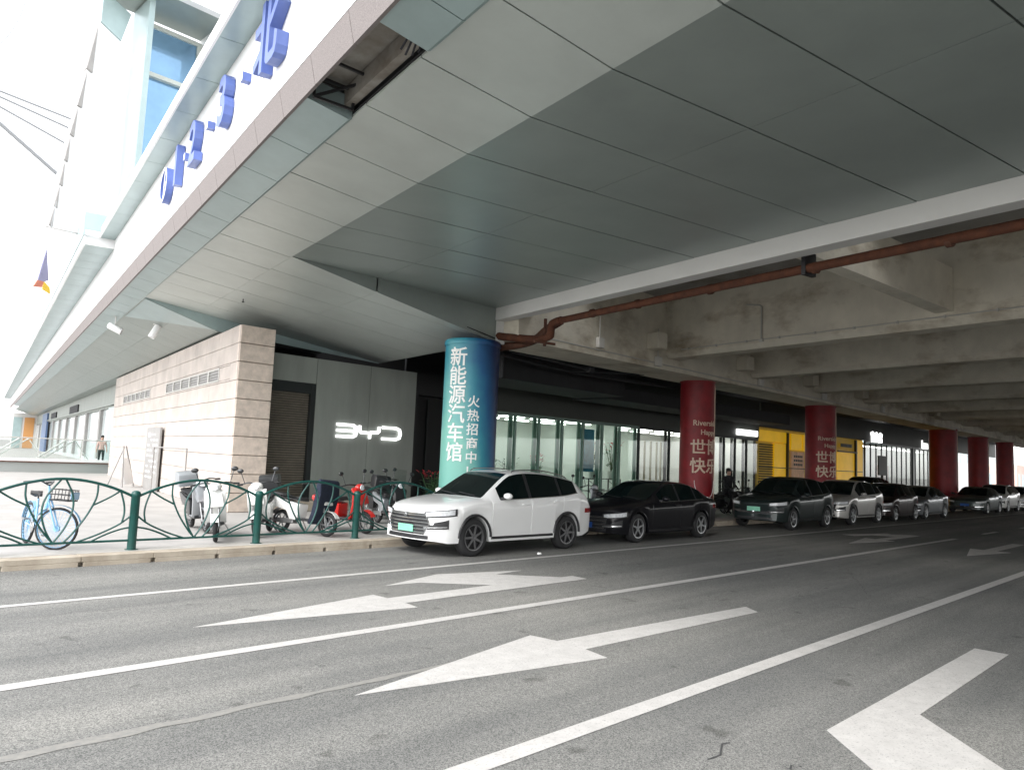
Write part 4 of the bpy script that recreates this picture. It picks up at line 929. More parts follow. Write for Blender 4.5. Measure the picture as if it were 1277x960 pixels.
def make_car(name, label, D, paint, loc, rz=0, cat='car', group='cars parked along the kerb', plate='plate_green', grille='bars', chrome_low=True, spokes=5, rimmat='rim', rails=False, cladding=False, rack=False, detail=True):
    root = thing(name, label, cat, loc, rz, group)
    L, W = D['L'], D['W']; hw = W / 2
    top, belt, plan, zbt = smooth_tab(D['top']), smooth_tab(D['belt']), smooth_tab(D['plan']), D['zbump']
    xw = (D['fo'], D['fo'] + D['wb']); Rr = D['R'] + .055
    xs = set([round(i * .07, 3) for i in range(int(L / .07) + 1)] + [0, L])
    for c in xw:
        for i in range(-10, 11): xs.add(round(c + Rr * math.sin(i * math.pi / 20), 3))
    for q in D['wind'] + D['rear']: xs.add(q)
    for q in D['side']: xs.update(q)
    for q in D['seams']: xs.update((q - .009, q, q + .009))
    xs.update((.02, .05, .1, L - .03, L - .06))
    xs = sorted(xs); keep = [xs[0]]
    special = set(D['seams']) | set(D['wind']) | set(D['rear']) | set(sum(D['side'], ()))
    for x in xs[1:]:
        if x - keep[-1] < .006 and x not in special: continue
        keep.append(x)
    xs = keep
    def bend(p):
        x, y, z = p
        f = max(0, 1 - x / .9); k = (abs(y) / hw)
        x2 = x + (.20 * k ** 2.4) * f ** 1.5 + max(0, (.55 - z)) * -.06 * f
        g = max(0, 1 - (L - x) / .9); x2 -= (.13 * k ** 2.2) * g ** 1.5
        return Vector((x2, y, z))
    def sect(x):
        w = hw * interp(plan, x); zb = max(D['sill'], interp(zbt, x)); zt = interp(top, x); zl = min(interp(belt, x), zt - .03)
        for c in xw:
            d = abs(x - c)
            if d < Rr: zb = max(zb, D['R'] + math.sqrt(Rr * Rr - d * d) * .98 - .005)
        zb = min(zb, zl - .12)
        c = zt - zl; ins = .014 if any(abs(x - q) < 1e-4 for q in D['seams']) else 0
        h = zl - zb
        y7 = w * .94 - .005; y8 = max(y7 - (.07 + .30 * c) if c > .1 else y7 - .10, .1); z8 = zt - min(.055, .42 * c); y9 = y8 - .075; z9 = zt - min(.020, .16 * c)
        pts = [(0, zb), (w * .80, zb), (w * .955 - ins, zb), (w * .972 - ins, zb + .14 * h), (w * .985 - ins, zb + .36 * h), (w * .992 - ins, zb + .60 * h), (w * 1.0 - ins, zb + .80 * h), (w * .985 - ins, zl - .05 * h), (w * .955 - ins, zl), (y7 - ins * .5, zl + min(.012, .2 * c)), (y8, z8), (y9, z9), (y9 * .55, zt - .004), (0, zt)]
        return pts
    secs = [sect(x) for x in xs]; n = len(secs[0])
    body = MB(); glass = {}
    def gl(key):
        if key not in glass: glass[key] = MB()
        return glass[key]
    def quad(tgt, ps): tgt.poly([bend(p) for p in ps])
    for i in range(len(xs) - 1):
        xa, xb = xs[i], xs[i + 1]; xm = (xa + xb) / 2
        for sgn in (1, -1):
            for j in range(n - 1):
                (ya, za), (yb, zb_) = secs[i][j], secs[i][j + 1]; (yc, zc_), (yd, zd) = secs[i + 1][j], secs[i + 1][j + 1]
                ps = [(xa, sgn * ya, za), (xb, sgn * yc, zc_), (xb, sgn * yd, zd), (xa, sgn * yb, zb_)]
                tgt = body
                if j == 9:
                    for wi, (p, q) in enumerate(D['side']):
                        if p <= xm <= q: tgt = gl(('side', sgn, wi))
                    if tgt is body and D['side'][0][0] < xm < D['side'][-1][1]: tgt = gl(('pil', sgn))
                if j in (11, 12):
                    if D['wind'][0] <= xm <= D['wind'][1]: tgt = gl(('wind',))
                    if D['rear'][0] <= xm <= D['rear'][1]: tgt = gl(('rear',))
                if sgn < 0: ps = ps[::-1]
                quad(tgt, ps)
    for i, x in ((0, 0), (len(xs) - 1, L)):
        S_ = secs[i]; N = 12
        for j in range(1, n - 1):
            (ya, za), (yb, zb_) = S_[j], S_[j + 1]
            for k in range(N):
                t0, t1 = -1 + 2 * k / N, -1 + 2 * (k + 1) / N
                quad(body, [(x, ya * t0, za), (x, ya * t1, za), (x, yb * t1, zb_), (x, yb * t0, zb_)])
    for q in [body] + list(glass.values()): bmesh.ops.remove_doubles(q.bm, verts=q.bm.verts[:], dist=.0012)
    bo = body.build('body', paint, root, 32)
    for key, q in glass.items():
        nm = {'side': 'side_window', 'wind': 'windscreen', 'rear': 'rear_window', 'pil': 'window_pillar'}[key[0]]
        q.build(nm, 'trim' if key[0] == 'pil' else 'carglass', root, 30)
    # window trim: thin strips round each side window
    wy = lambda x: hw * interp(plan, x)
    for sgn in (1, -1):
        x0, x1 = D['side'][0][0], D['side'][-1][1]; pl, pu = [], []
        for x in [x0 + (x1 - x0) * i / 26 for i in range(27)]:
            s_ = sect(x); pl.append(bend((x, sgn * (s_[9][0] + .004), s_[9][1] + .002))); pu.append(bend((x, sgn * (s_[10][0] + .004), s_[10][1] - .002)))
        b = MB(); b.tube(pl, .011, 5); b.build('window_trim', 'chrome' if D is not HATCH else 'trim', root, 50)
        b = MB(); b.tube([bend((x, sgn * (sect(x)[8][0] + .006), D['sill'] + .07)) for x in (xw[0] + Rr + .06, (xw[0] + xw[1]) / 2, xw[1] - Rr - .06)], .028, 6); b.build('sill_trim', 'trim', root)
        # mirror
        xm_ = D['wind'][0] + .42; s_ = sect(xm_); yb = s_[9][0]; zb_ = s_[9][1]
        b = MB(); b.ball((xm_ + .02, sgn * (yb + .155), zb_ + .085), .075, .105, .062, 16); b.build('mirror', paint, root, 60)
        b = MB(); b.box(xm_ - .03, xm_ + .05, min(sgn * (yb - .01), sgn * (yb + .10)), max(sgn * (yb - .01), sgn * (yb + .10)), zb_ + .02, zb_ + .05); b.build('mirror_arm', 'trim', root)
        for wi in range(2):
            xh = D['side'][wi][1] - .16; s_ = sect(xh); yh = s_[6][0] + .012; zh = s_[7][1] - .055
            b = MB(); b.box(xh - .10, xh + .10, sgn * yh - .012, sgn * yh + .012, zh - .015, zh + .015); b.bevel(.008, 2); b.build('door_handle', paint if detail else 'trim', root, 50)
        for c in xw:                      # arch lips
            b = MB(); a0 = -.05; path = []
            for k in range(17):
                A = math.pi * k / 16; rr = Rr + (.022 if cladding else .008)
                x = c - rr * math.cos(A); z = D['R'] + rr * math.sin(A) * .98
                if z < D['sill']: continue
                s_ = sect(min(max(x, .02), L - .02)); path.append(bend((x, sgn * (hw * interp(plan, x) * .985 + .002), z)))
            b.tube(path, .026 if cladding else .013, 6); b.build('arch_trim', 'trim' if cladding else paint, root, 60)
        # roof rail
        if rails:
            b = MB(); b.tube(catmull([bend((x, sgn * (sect(x)[11][0] + .03), interp(top, x) + d)) for x, d in ((2.15, -.015), (2.3, .02), (3.0, .025), (3.65, .02), (3.85, -.015))], 5), .013, 6); b.build('roof_rail', 'chrome', root, 50)
    # patches that follow the front or rear corners
    def outline(end, z):
        pts = []
        base = 0 if end == 'f' else L
        w0 = hw * interp(plan, base) * .985
        for k in range(25):
            pts.append(Vector((base, w0 * k / 24, z)))
        for k in range(1, 22):
            x = k * .035; xx = x if end == 'f' else L - x
            pts.append(Vector((xx, hw * interp(plan, xx) * .992, z)))
        return [bend(p) for p in pts]
    def patch(end, sgn, t0, t1, lo, hi, off=.012, n_=18):
        """lo/hi: heights as functions of t in 0..1"""
        b = MB(); rows = []
        for k in range(n_ + 1):
            t = k / n_; u = t0 + (t1 - t0) * t; col = []
            for h in (0, .5, 1):
                z = lo(t) + (hi(t) - lo(t)) * h
                O = outline(end, z); s = u * 30; i = min(int(s), len(O) - 2); p = O[i].lerp(O[i + 1], s - i); d = (O[i + 1] - O[i]); nn = Vector((-d.y, d.x, 0)).normalized()
                if end == 'r': nn = -nn
                if end == 'f' and nn.x > .0 and abs(nn.y) < .5: nn = -nn
                if nn.y < 0: nn.y = -nn.y if abs(nn.y) > .3 else nn.y
                q = p + nn * off; inn = p - nn * .02
                col.append((Vector((q.x, sgn * q.y, q.z)), Vector((inn.x, sgn * inn.y, inn.z))))
            rows.append(col)
        for a, c in zip(rows[:-1], rows[1:]):
            for h in (0, 1): b.poly([a[h][0], c[h][0], c[h + 1][0], a[h + 1][0]])
            b.poly([a[0][1], c[0][1], c[0][0], a[0][0]]); b.poly([a[2][0], c[2][0], c[2][1], a[2][1]])
        for col in (rows[0], rows[-1]): b.poly([col[0][0], col[1][0], col[2][0], col[2][1], col[1][1], col[0][1]])
        bmesh.ops.remove_doubles(b.bm, verts=b.bm.verts[:], dist=1e-4); return b
    zt0 = interp(top, 0.02); zf = zt0
    for sgn in (1, -1):
        hl = patch('f', sgn, .52, 1.16, lambda t: zf - .15 + .06 * t, lambda t: zf - .035 + .075 * t); lo_ = hl.build('headlight', 'trim', root, 40)
        b = patch('f', sgn, .56, 1.10, lambda t: zf - .125 + .055 * t, lambda t: zf - .045 + .072 * t, .017); b.build('lens', 'lamp', lo_, 40)
        b = patch('f', sgn, .50, .98, lambda t: zf - .36 + .03 * t, lambda t: zf - .30 + .14 * t if t > .55 else zf - .27, .010); vo = b.build('bumper_vent', 'trim', root, 40)
        b = patch('f', sgn, .52, .95, lambda t: zf - .335 + .03 * t, lambda t: zf - .315 + .03 * t, .018); b.build('vent_bar', 'chrome' if chrome_low else 'lamp', vo, 40)
        zr = interp(top, L - .06) - .12
        b = patch('r', sgn, .45, 1.15, lambda t: zr - .10, lambda t: zr); b.build('tail_light', 'tail', root, 40)
        # grille halves are built together below
    gw = {'bars': (.60, .43), 'wide': (.62, .38), 'slim': (.66, .10), 'closed': (.5, .10)}[grille]
    b = MB(); gz1 = zf - .075 if grille in ('bars', 'wide') else zf - .30; gz0 = gz1 - gw[1] * .88; N = 16
    def gy(h): return gw[0] * (1 - .22 * abs(h - .55) / .55) if grille == 'bars' else gw[0] * (1 - .15 * (1 - h))
    def gp_(u, h, off): p = bend((-off, u * gy(h), gz0 + (gz1 - gz0) * h)); return p
    for k in range(N):
        u0, u1 = -1 + 2 * k / N, -1 + 2 * (k + 1) / N
        for h in range(6): b.poly([gp_(u0, h / 6, .006), gp_(u1, h / 6, .006), gp_(u1, (h + 1) / 6, .006), gp_(u0, (h + 1) / 6, .006)])
    bmesh.ops.remove_doubles(b.bm, verts=b.bm.verts[:], dist=1e-4); go = b.build('grille', 'trim', root, 40)
    nb = {'bars': 6, 'wide': 4, 'slim': 1, 'closed': 1}[grille]
    b = MB()
    for i in range(nb):
        h = (i + .5) / nb
        b.tube([gp_(-1 + 2 * k / N, h, .016) for k in range(N + 1)], .014 if grille == 'bars' else .010, 6)
    if grille == 'bars':
        b.tube([gp_(u, h, .012) for u, h in [(-1 + 2 * k / N, 1) for k in range(N + 1)]], .014, 6); b.tube([gp_(-1, k / 8, .012) for k in range(9)], .012, 6); b.tube([gp_(1, k / 8, .012) for k in range(9)], .012, 6)
    b.build('grille_bar', 'chrome', go, 50)
    # lower intake and plate
    b = MB()
    for k in range(N):
        u0, u1 = -.62 + 1.24 * k / N, -.62 + 1.24 * (k + 1) / N; za = interp(zbt, 0) + .02; zc_ = za + .07
        b.poly([bend((-.008, u0 * hw, za)), bend((-.008, u1 * hw, za)), bend((-.008, u1 * hw, zc_)), bend((-.008, u0 * hw, zc_))])
    b.build('lower_intake', 'trim', root)
    zp_ = gz0 + .10 if grille in ('bars', 'wide') else zf - .24
    b = MB(); b.box(-.034, -.018, -.22, .22, zp_ - .07, zp_ + .07); b.bevel(.004); po = b.build('number_plate', plate, root)
    b = MB(); b.box(-.040, -.02, -.228, .228, zp_ - .078, zp_ - .070); b.box(-.040, -.02, -.228, .228, zp_ + .070, zp_ + .078); b.build('plate_frame', 'trim', po)
    # emblem
    b = MB(); b.lathe([(.001, 0), (.035, .004), (.04, .012), (.001, .016)], 18, Matrix.Translation((-.03, 0, gz1 - .035)) @ Matrix.Rotation(R(-90), 4, 'Y') @ Matrix.Diagonal((.75, 1.2, 1, 1))); b.build('badge', 'chrome', root, 40)
    # wipers
    b = MB(); xx = D['wind'][0]; z_ = lambda x: interp(top, x)
    for s_, e_ in ((-.55, .02), (.02, .55)): b.tube([(xx + .01, s_, z_(xx + .01) + .012), (xx + .09, e_, z_(xx + .09) + .016)], .008, 5)
    b.build('wiper', 'trim', root)
    # underside and wheels
    b = MB(); b.box(xw[0] - Rr + .02, xw[1] + Rr - .02, -hw * .62, hw * .62, D['sill'] - .02, D['sill'] + .28); b.box(.25, L - .3, -hw * .7, hw * .7, D['sill'] + .0, D['sill'] + .1); b.build('underbody', 'black', root)
    wm = wheel_meshes(D['R'], .225, spokes, rimmat); first = True
    for c in xw:
        for sgn in (-1, 1):
            if first: o = wm; first = False
            else: o = copy_tree(wm)
            o.parent = root; o.location = (c, sgn * (hw - .122), D['R']); o.rotation_euler = (0, random.uniform(0, 1.2), 0 if sgn < 0 else math.pi)
    if rack:
        b = MB(); b.tube([(2.2, -.5, 1.75), (2.2, .5, 1.75)], .02, 6); b.build('roof_bar', 'trim', root)
    return root
CY = 11.60
make_car('suv', 'white SUV with chrome barred grille and green plate, nearest of the parked row', SUV, 'car_white', (9.20, CY, 0), 0, plate='plate_green', grille='bars', rails=True, cladding=True, spokes=7, rimmat='rim_mid')
make_car('sedan', 'glossy black sedan with blue plate parked behind the white SUV', SEDAN, 'car_black', (14.70, CY + .05, 0), 0, plate='plate_blue', grille='wide', spokes=5)
D2 = dict(SUV, wb=2.82, L=4.82, top=[(x * 4.82 / 4.7, z * 1.03) for x, z in SUV['top']])
make_car('suv', 'dark green-black SUV with bright green plate parked by the first red pillar', D2, 'car_darkgreen', (23.2, CY - .05, 0), R(1), plate='plate_green', grille='slim', spokes=5)
make_car('suv', 'silver-beige SUV parked in front of the second red pillar', SUV, 'car_silver', (28.42, CY + .0, 0), R(.5), plate='plate_blue', grille='wide', spokes=6, cladding=True)
make_car('hatchback', 'dark maroon hatchback parked between the silver SUV and the grey sedan', HATCH, 'car_maroon', (33.4, CY + .02, 0), 0, plate='plate_green', grille='slim')
make_car('sedan', 'grey fastback sedan parked behind the dark hatchback, left of the broad plain red pillar', SEDAN, 'car_grey', (37.2, CY, 0), 0, plate='plate_green', grille='closed')
make_car('suv', 'dark SUV standing on the pavement behind the grey fastback sedan', SUV, 'car_black', (43.0, 15.9, .15), 0, plate='plate_blue', grille='wide')
make_car('sedan', 'slate dark sedan in front of the middle plain red pillar', dict(SEDAN, wb=2.75), 'car_slate', (48.4, CY, 0), 0, plate='plate_blue', grille='closed')
make_car('suv', 'pearl white SUV parked behind the slate dark sedan', dict(SUV), 'car_pearl', (53.6, CY + .05, 0), 0, plate='plate_green', grille='slim')
make_car('hatchback', 'white hatchback parked last but one under the viaduct', HATCH, 'car_white', (59.0, CY, 0), 0, plate='plate_green', grille='slim')
make_car('sedan', 'dark blue sedan at the far end of the parked row', SEDAN, 'car_blue', (63.8, CY + .1, 0), 0, plate='plate_blue', grille='wide')

# ------------------------------------------------------------------ scooters and bicycle
def tw_wheel(rr, wd, spoke, rimm='rim'):
    T = Matrix.Rotation(R(90), 4, 'X'); b = MB()
    b.lathe([(rr - wd * .9 + wd / 2 * math.cos(a) * .9, wd / 2 * math.sin(a)) if False else (rr - wd * .5 + wd * .5 * math.cos(a), wd * .5 * math.sin(a)) for a in [2 * math.pi * k / 10 for k in range(10)]], 32, T, closed=True)
    ty = b.build('tyre', 'tyre', None, 60)
    b = MB(); ri = rr - wd * .95
    b.lathe([(ri, -wd * .35), (ri + .015, -wd * .35), (ri + .015, wd * .35), (ri, wd * .35)], 28, T, closed=True)
    b.lathe([(.001, -wd * .5), (.045, -wd * .45), (.045, wd * .45), (.001, wd * .5)], 14, T)
    for k in range(spoke):
        A = 2 * math.pi * k / spoke; b.tube([(0, 0, 0), (ri * math.cos(A), 0, ri * math.sin(A))], .014 if spoke < 9 else .0025, 5, cap=False)
    rm = b.build('wheel', rimm, None, 40); ty.parent = rm
    return rm
def bez_strip(b, c, r0, a0, a1, wd, th=.008, n=14):
    """curved mudguard band round centre c"""
    for k in range(n):
        A, B = a0 + (a1 - a0) * k / n, a0 + (a1 - a0) * (k + 1) / n
        f = lambda a, y, r: Vector((c[0] + r * math.cos(a), y, c[1] + r * math.sin(a)))
        b.prism([f(A, -wd / 2, r0), f(B, -wd / 2, r0), f(B, wd / 2, r0), f(A, wd / 2, r0)], f((A + B) / 2, 0, th) - f((A + B) / 2, 0, 0))
    bmesh.ops.remove_doubles(b.bm, verts=b.bm.verts[:], dist=1e-4)
def scooter(label, c1, c2, loc, rz, box=None, quilt=False, shield=False, lean=6, group='electric scooters parked on the pavement', basket=False, mirror=True):
    t = thing('electric_scooter', label, 'scooter', loc, rz, group); t.rotation_euler = (R(lean), 0, rz)
    rw, wd = .235, .085; xf, xr = .62, -.60
    w1 = tw_wheel(rw, wd, 6, 'rim'); w1.parent = t; w1.location = (xf, 0, rw)
    w2 = copy_tree(w1); w2.parent = t; w2.location = (xr, 0, rw)
    b = MB()
    for s in (-.065, .065): b.tube([(xf, s, rw), (xf - .10, s, rw + .36), (xf - .15, s * .6, rw + .50)], .017, 7)
    b.tube([(xf - .14, 0, rw + .48), (xf - .26, 0, .98)], .028, 8); b.build('fork', 'steel', t, 50)
    b = MB(); bez_strip(b, (xf, rw), rw + .03, R(30), R(165), .125); b.build('front_mudguard', c1, t, 50)
    b = MB(); b.prism([(.50, -.13, .60), (.58, -.10, .62), (.56, -.12, .78), (.47, -.17, .93), (.40, -.16, .99), (.34, -.15, .95), (.42, -.16, .80)], (0, .26, 0)); b.bevel(.03, 2); b.build('front_cowl', c1, t, 40)
    b = MB(); b.prism([(.44, -.19, .92), (.50, -.19, .88), (.47, -.19, .62), (.37, -.19, .36), (.30, -.19, .30), (.28, -.19, .33), (.40, -.19, .62)], (0, .38, 0)); b.bevel(.022, 2); b.build('leg_shield', c1, t, 40)
    b = MB(); b.box(-.12, .36, -.15, .15, .27, .325); b.bevel(.015); b.build('footboard', 'sc_black', t)
    b = MB(); b.prism([(-.08, -.14, .28), (-.04, -.14, .60), (-.40, -.14, .66), (-.88, -.14, .76), (-.92, -.14, .68), (-.72, -.14, .52), (-.40, -.14, .46), (-.28, -.14, .28)], (0, .28, 0)); b.bevel(.035, 2); b.build('rear_body', c2, t, 40)
    b = MB(); b.prism([(-.02, -.135, .66), (-.06, -.135, .75), (-.34, -.135, .72), (-.60, -.135, .80), (-.80, -.135, .83), (-.86, -.135, .79), (-.5, -.135, .70)], (0, .27, 0)); b.bevel(.03, 2); b.build('saddle', 'seat', t, 40)
    b = MB(); bez_strip(b, (xr, rw), rw + .035, R(25), R(150), .12); b.build('rear_mudguard', 'sc_black', t, 50)
    b = MB(); b.box(-.66, -.22, .06, .10, .20, .30); b.box(-.66, -.22, -.10, -.06, .20, .30); b.bevel(.012); b.build('swing_arm', 'steel', t)
    b = MB(); b.tube(catmull([(.24, -.34, 1.02), (.33, -.18, 1.05), (.36, 0, 1.02), (.33, .18, 1.05), (.24, .34, 1.02)], 4), .014, 7); b.build('handlebar', 'sc_black', t, 50)
    for s in (-1, 1):
        b = MB(); b.tube([(.25, s * .32, 1.02), (.20, s * .42, 1.01)], .020, 8); b.tube([(.30, s * .30, 1.035), (.34, s * .40, 1.02)], .007, 5); b.build('grip', 'seat', t, 50)
        if mirror:
            b = MB(); b.tube([(.30, s * .26, 1.04), (.29, s * .31, 1.20), (.28, s * .33, 1.25)], .008, 6); b.ball((.27, s * .345, 1.29), .022, .065, .045, 12); b.build('mirror', 'sc_black', t, 60)
    b = MB(); b.ball((.46, 0, .98), .085, .12, .075, 14); b.build('headlight_cowl', c1, t, 60)
    b = MB(); b.lathe([(.001, .02), (.055, .012), (.065, 0), (.001, -.01)], 16, Matrix.Translation((.535, 0, .975)) @ Matrix.Rotation(R(80), 4, 'Y')); b.build('headlight', 'lamp', t, 40)
    b = MB(); b.box(-.93, -.90, -.07, .07, .66, .73); b.bevel(.008); b.build('tail_light', 'tail', t)
    b = MB(); b.tube([(-.15, .13, .28), (-.10, .28, .02)], .011, 6); b.build('kick_stand', 'steel', t)
    if box:
        b = MB(); b.prism([(-.62, -.2, .85), (-.98, -.2, .87), (-1.0, -.2, 1.12), (-.92, -.2, 1.18), (-.68, -.2, 1.17), (-.6, -.2, 1.10)], (0, .4, 0)); b.bevel(.035, 2); b.build('top_box', box, t, 40)
    if basket:
        b = MB()
        for z in (.72, .82, .92): b.tube([(.48, -.17, z), (.72, -.15, z), (.72, .15, z), (.48, .17, z)], .006, 5, closed=True)
        for k in range(7): b.tube([(.72, -.15 + k * .05, .70), (.72, -.15 + k * .05, .94)], .005, 4); b.tube([(.50 + k * .035, -.165, .70), (.50 + k * .035, -.165, .94)], .005, 4)
        b.build('basket', 'sc_black', t)
    if quilt:
        b = MB(); pr = [(.52, 1.14), (.57, 1.10), (.60, .80), (.54, .55), (.47, .34), (.38, .22), (.33, .24), (.40, .45), (.45, .8), (.47, 1.08)]
        b.prism([(p[0], -.30, p[1]) for p in pr], (0, .60, 0)); b.bevel(.03, 2); b.build('quilt', 'quilt', t, 60)
    if shield:
        b = MB(); b.prism([(.44, -.16, 1.02), (.36, -.14, 1.36), (.37, -.14, 1.36), (.455, -.16, 1.02)], (0, .3, 0)); b.build('windshield', 'glass_clear', t)
    return t
PV = .156
scooter('white scooter with tall mirror and big front wheel behind the second railing bay', 'sc_white', 'sc_pink', (6.62, 14.02, PV), R(-116), lean=5)
scooter('grey scooter under pale cover standing left of the white mirror scooter', 'sc_silver', 'sc_black', (6.95, 15.55, PV), R(-100), box='sc_silver', lean=7, mirror=False)
scooter('white scooter with dark top box seen beyond the third railing post', 'sc_white', 'sc_white', (7.75, 14.35, PV), R(-130), box='sc_black', lean=6)
scooter('white scooter wearing a dark navy quilt, beside the middle railing bay', 'sc_white', 'sc_white', (8.45, 14.05, PV), R(-72), quilt=True, lean=-5, mirror=False)
scooter('small red scooter parked behind the fourth railing post', 'sc_red', 'sc_red', (9.62, 14.25, PV), R(-80), lean=6)
scooter('black and silver scooter with dark top box, between red scooter and white SUV', 'sc_black', 'sc_silver', (11.35, 15.1, PV), R(-105), box='sc_black', shield=True, lean=-6)
scooter('black scooter beside the red flowering bush near the blue pillar', 'sc_black', 'sc_black', (12.1, 16.4, PV), R(-95), lean=6)
for i, (x, y, rz, lab, c) in enumerate(((17.2, 14.6, -100, 'dark scooter showing above the black sedan bonnet, nearest the white SUV', 'sc_black'), (18.6, 14.9, -80, 'dark silver scooter with a basket behind the black sedan', 'sc_silver'),
                                        (25.6, 13.9, -100, 'dark scooter just right of the first red pillar', 'sc_black'), (26.9, 14.0, -95, 'dark scooter the standing man leans over', 'sc_black'), (29.5, 14.6, -85, 'dark scooter left of the second red pillar with silver body', 'sc_silver'))):
    scooter(lab, c, 'sc_black', (x, y, PV), R(rz), lean=5, basket=(i == 1))

def bicycle(label, loc, rz, lean, steer=0):
    t = thing('bicycle', label, 'bicycle', loc, rz); t.rotation_euler = (R(lean), 0, rz)
    rw = .33; w1 = tw_wheel(rw, .045, 28, 'bike_blue'); w1.parent = t; w1.location = (.55, 0, rw); w2 = copy_tree(w1); w2.parent = t; w2.location = (-.52, 0, rw)
    b = MB()
    b.tube(catmull([(.36, 0, .80), (.20, 0, .52), (-.02, 0, .38), (-.12, 0, .30)], 5), .028, 8); b.tube([(-.12, 0, .30), (-.24, 0, .74)], .020, 8)
    for s in (-.05, .05): b.tube([(-.12, s * .5, .30), (-.52, s, rw)], .013, 6); b.tube([(-.21, s * .4, .64), (-.52, s, rw)], .012, 6)
    b.build('frame', 'bike_blue', t, 50)
    b = MB(); b.tube([(.36, 0, .80), (.32, 0, .98)], .018, 8)
    for s in (-.05, .05): b.tube([(.37, s, .76), (.55, s, rw)], .014, 6)
    b.tube([(.37, -.05, .76), (.37, .05, .76)], .016, 6); b.build('fork', 'bike_blue', t, 50)
    b = MB(); b.tube(catmull([(.18, -.30, 1.03), (.28, -.20, 1.05), (.32, 0, .99), (.28, .20, 1.05), (.18, .30, 1.03)], 4), .012, 7); b.build('handlebar', 'sc_black', t, 50)
    for s in (-1, 1): b = MB(); b.tube([(.20, s * .29, 1.03), (.10, s * .33, 1.01)], .018, 8); b.build('grip', 'seat', t, 50)
    b = MB(); b.prism([(-.10, -.02, .83), (-.20, -.03, .86), (-.38, -.09, .87), (-.42, -.08, .84), (-.40, 0, .82), (-.42, .08, .84), (-.38, .09, .87), (-.20, .03, .86), (-.10, .02, .83)], (0, 0, -.05)); b.bevel(.015, 2); b.tube([(-.24, 0, .74), (-.26, 0, .83)], .014, 8); b.build('saddle', 'seat', t, 40)
    b = MB()
    for z in (.78, .86, .94): b.tube([(.44, -.16, z), (.72, -.14, z), (.72, .14, z), (.44, .16, z)], .007, 5, closed=True)
    for k in range(6): b.tube([(.72, -.14 + k * .056, .77), (.72, -.14 + k * .056, .95)], .006, 4); b.tube([(.46 + k * .05, -.155, .77), (.46 + k * .05, -.155, .95)], .006, 4); b.tube([(.46 + k * .05, .155, .77), (.46 + k * .05, .155, .95)], .006, 4)
    b.box(.44, .72, -.15, .15, .765, .775); b.build('basket', 'sc_black', t)
    b = MB(); b.box(.735, .745, -.13, .13, .80, .91); b.bevel(.01); b.build('basket_sign', 'bike_blue', t)
    for c, a0, a1 in ((.55, 20, 150), (-.52, 25, 170)): b = MB(); bez_strip(b, (c, rw), rw + .03, R(a0), R(a1), .06, .006); b.build('mudguard', 'bike_blue', t, 50)
    b = MB(); b.lathe([(.085, -.006), (.09, 0), (.085, .006)], 20, Matrix.Translation((-.12, -.05, .30)) @ Matrix.Rotation(R(90), 4, 'X'))
    for s in (-1, 1): b.tube([(-.12, s * .05, .30), (-.12 + s * .11, s * .075, .30 - s * .12)], .010, 6); b.box(-.17 + s * .11, -.07 + s * .11, min(s * .08, s * .17), max(s * .08, s * .17), .285 - s * .12, .31 - s * .12)
    b.build('crank', 'steel', t, 50)
    b = MB(); b.tube([(-.50, .05, .33), (-.46, .20, .02)], .009, 6); b.build('kick_stand', 'steel', t)
    bpy.context.view_layer.update()
    turn = Matrix.Translation((.36, 0, 0)) @ Matrix.Rotation(steer, 4, 'Z') @ Matrix.Translation((-.36, 0, 0)); front = True
    for c in kids(t):
        k_ = c.name.split('.')[0]
        if k_ in ('fork', 'handlebar', 'grip', 'basket', 'basket_sign') or (k_ == 'wheel' and c.location.x > 0) or (k_ == 'mudguard' and front): c.matrix_local = turn @ c.matrix_local
        if k_ == 'mudguard': front = False
    return t
bicycle('pale blue share bicycle with a black front basket behind the first railing bay', (3.62, 14.0, PV), R(-90), -4, R(48))

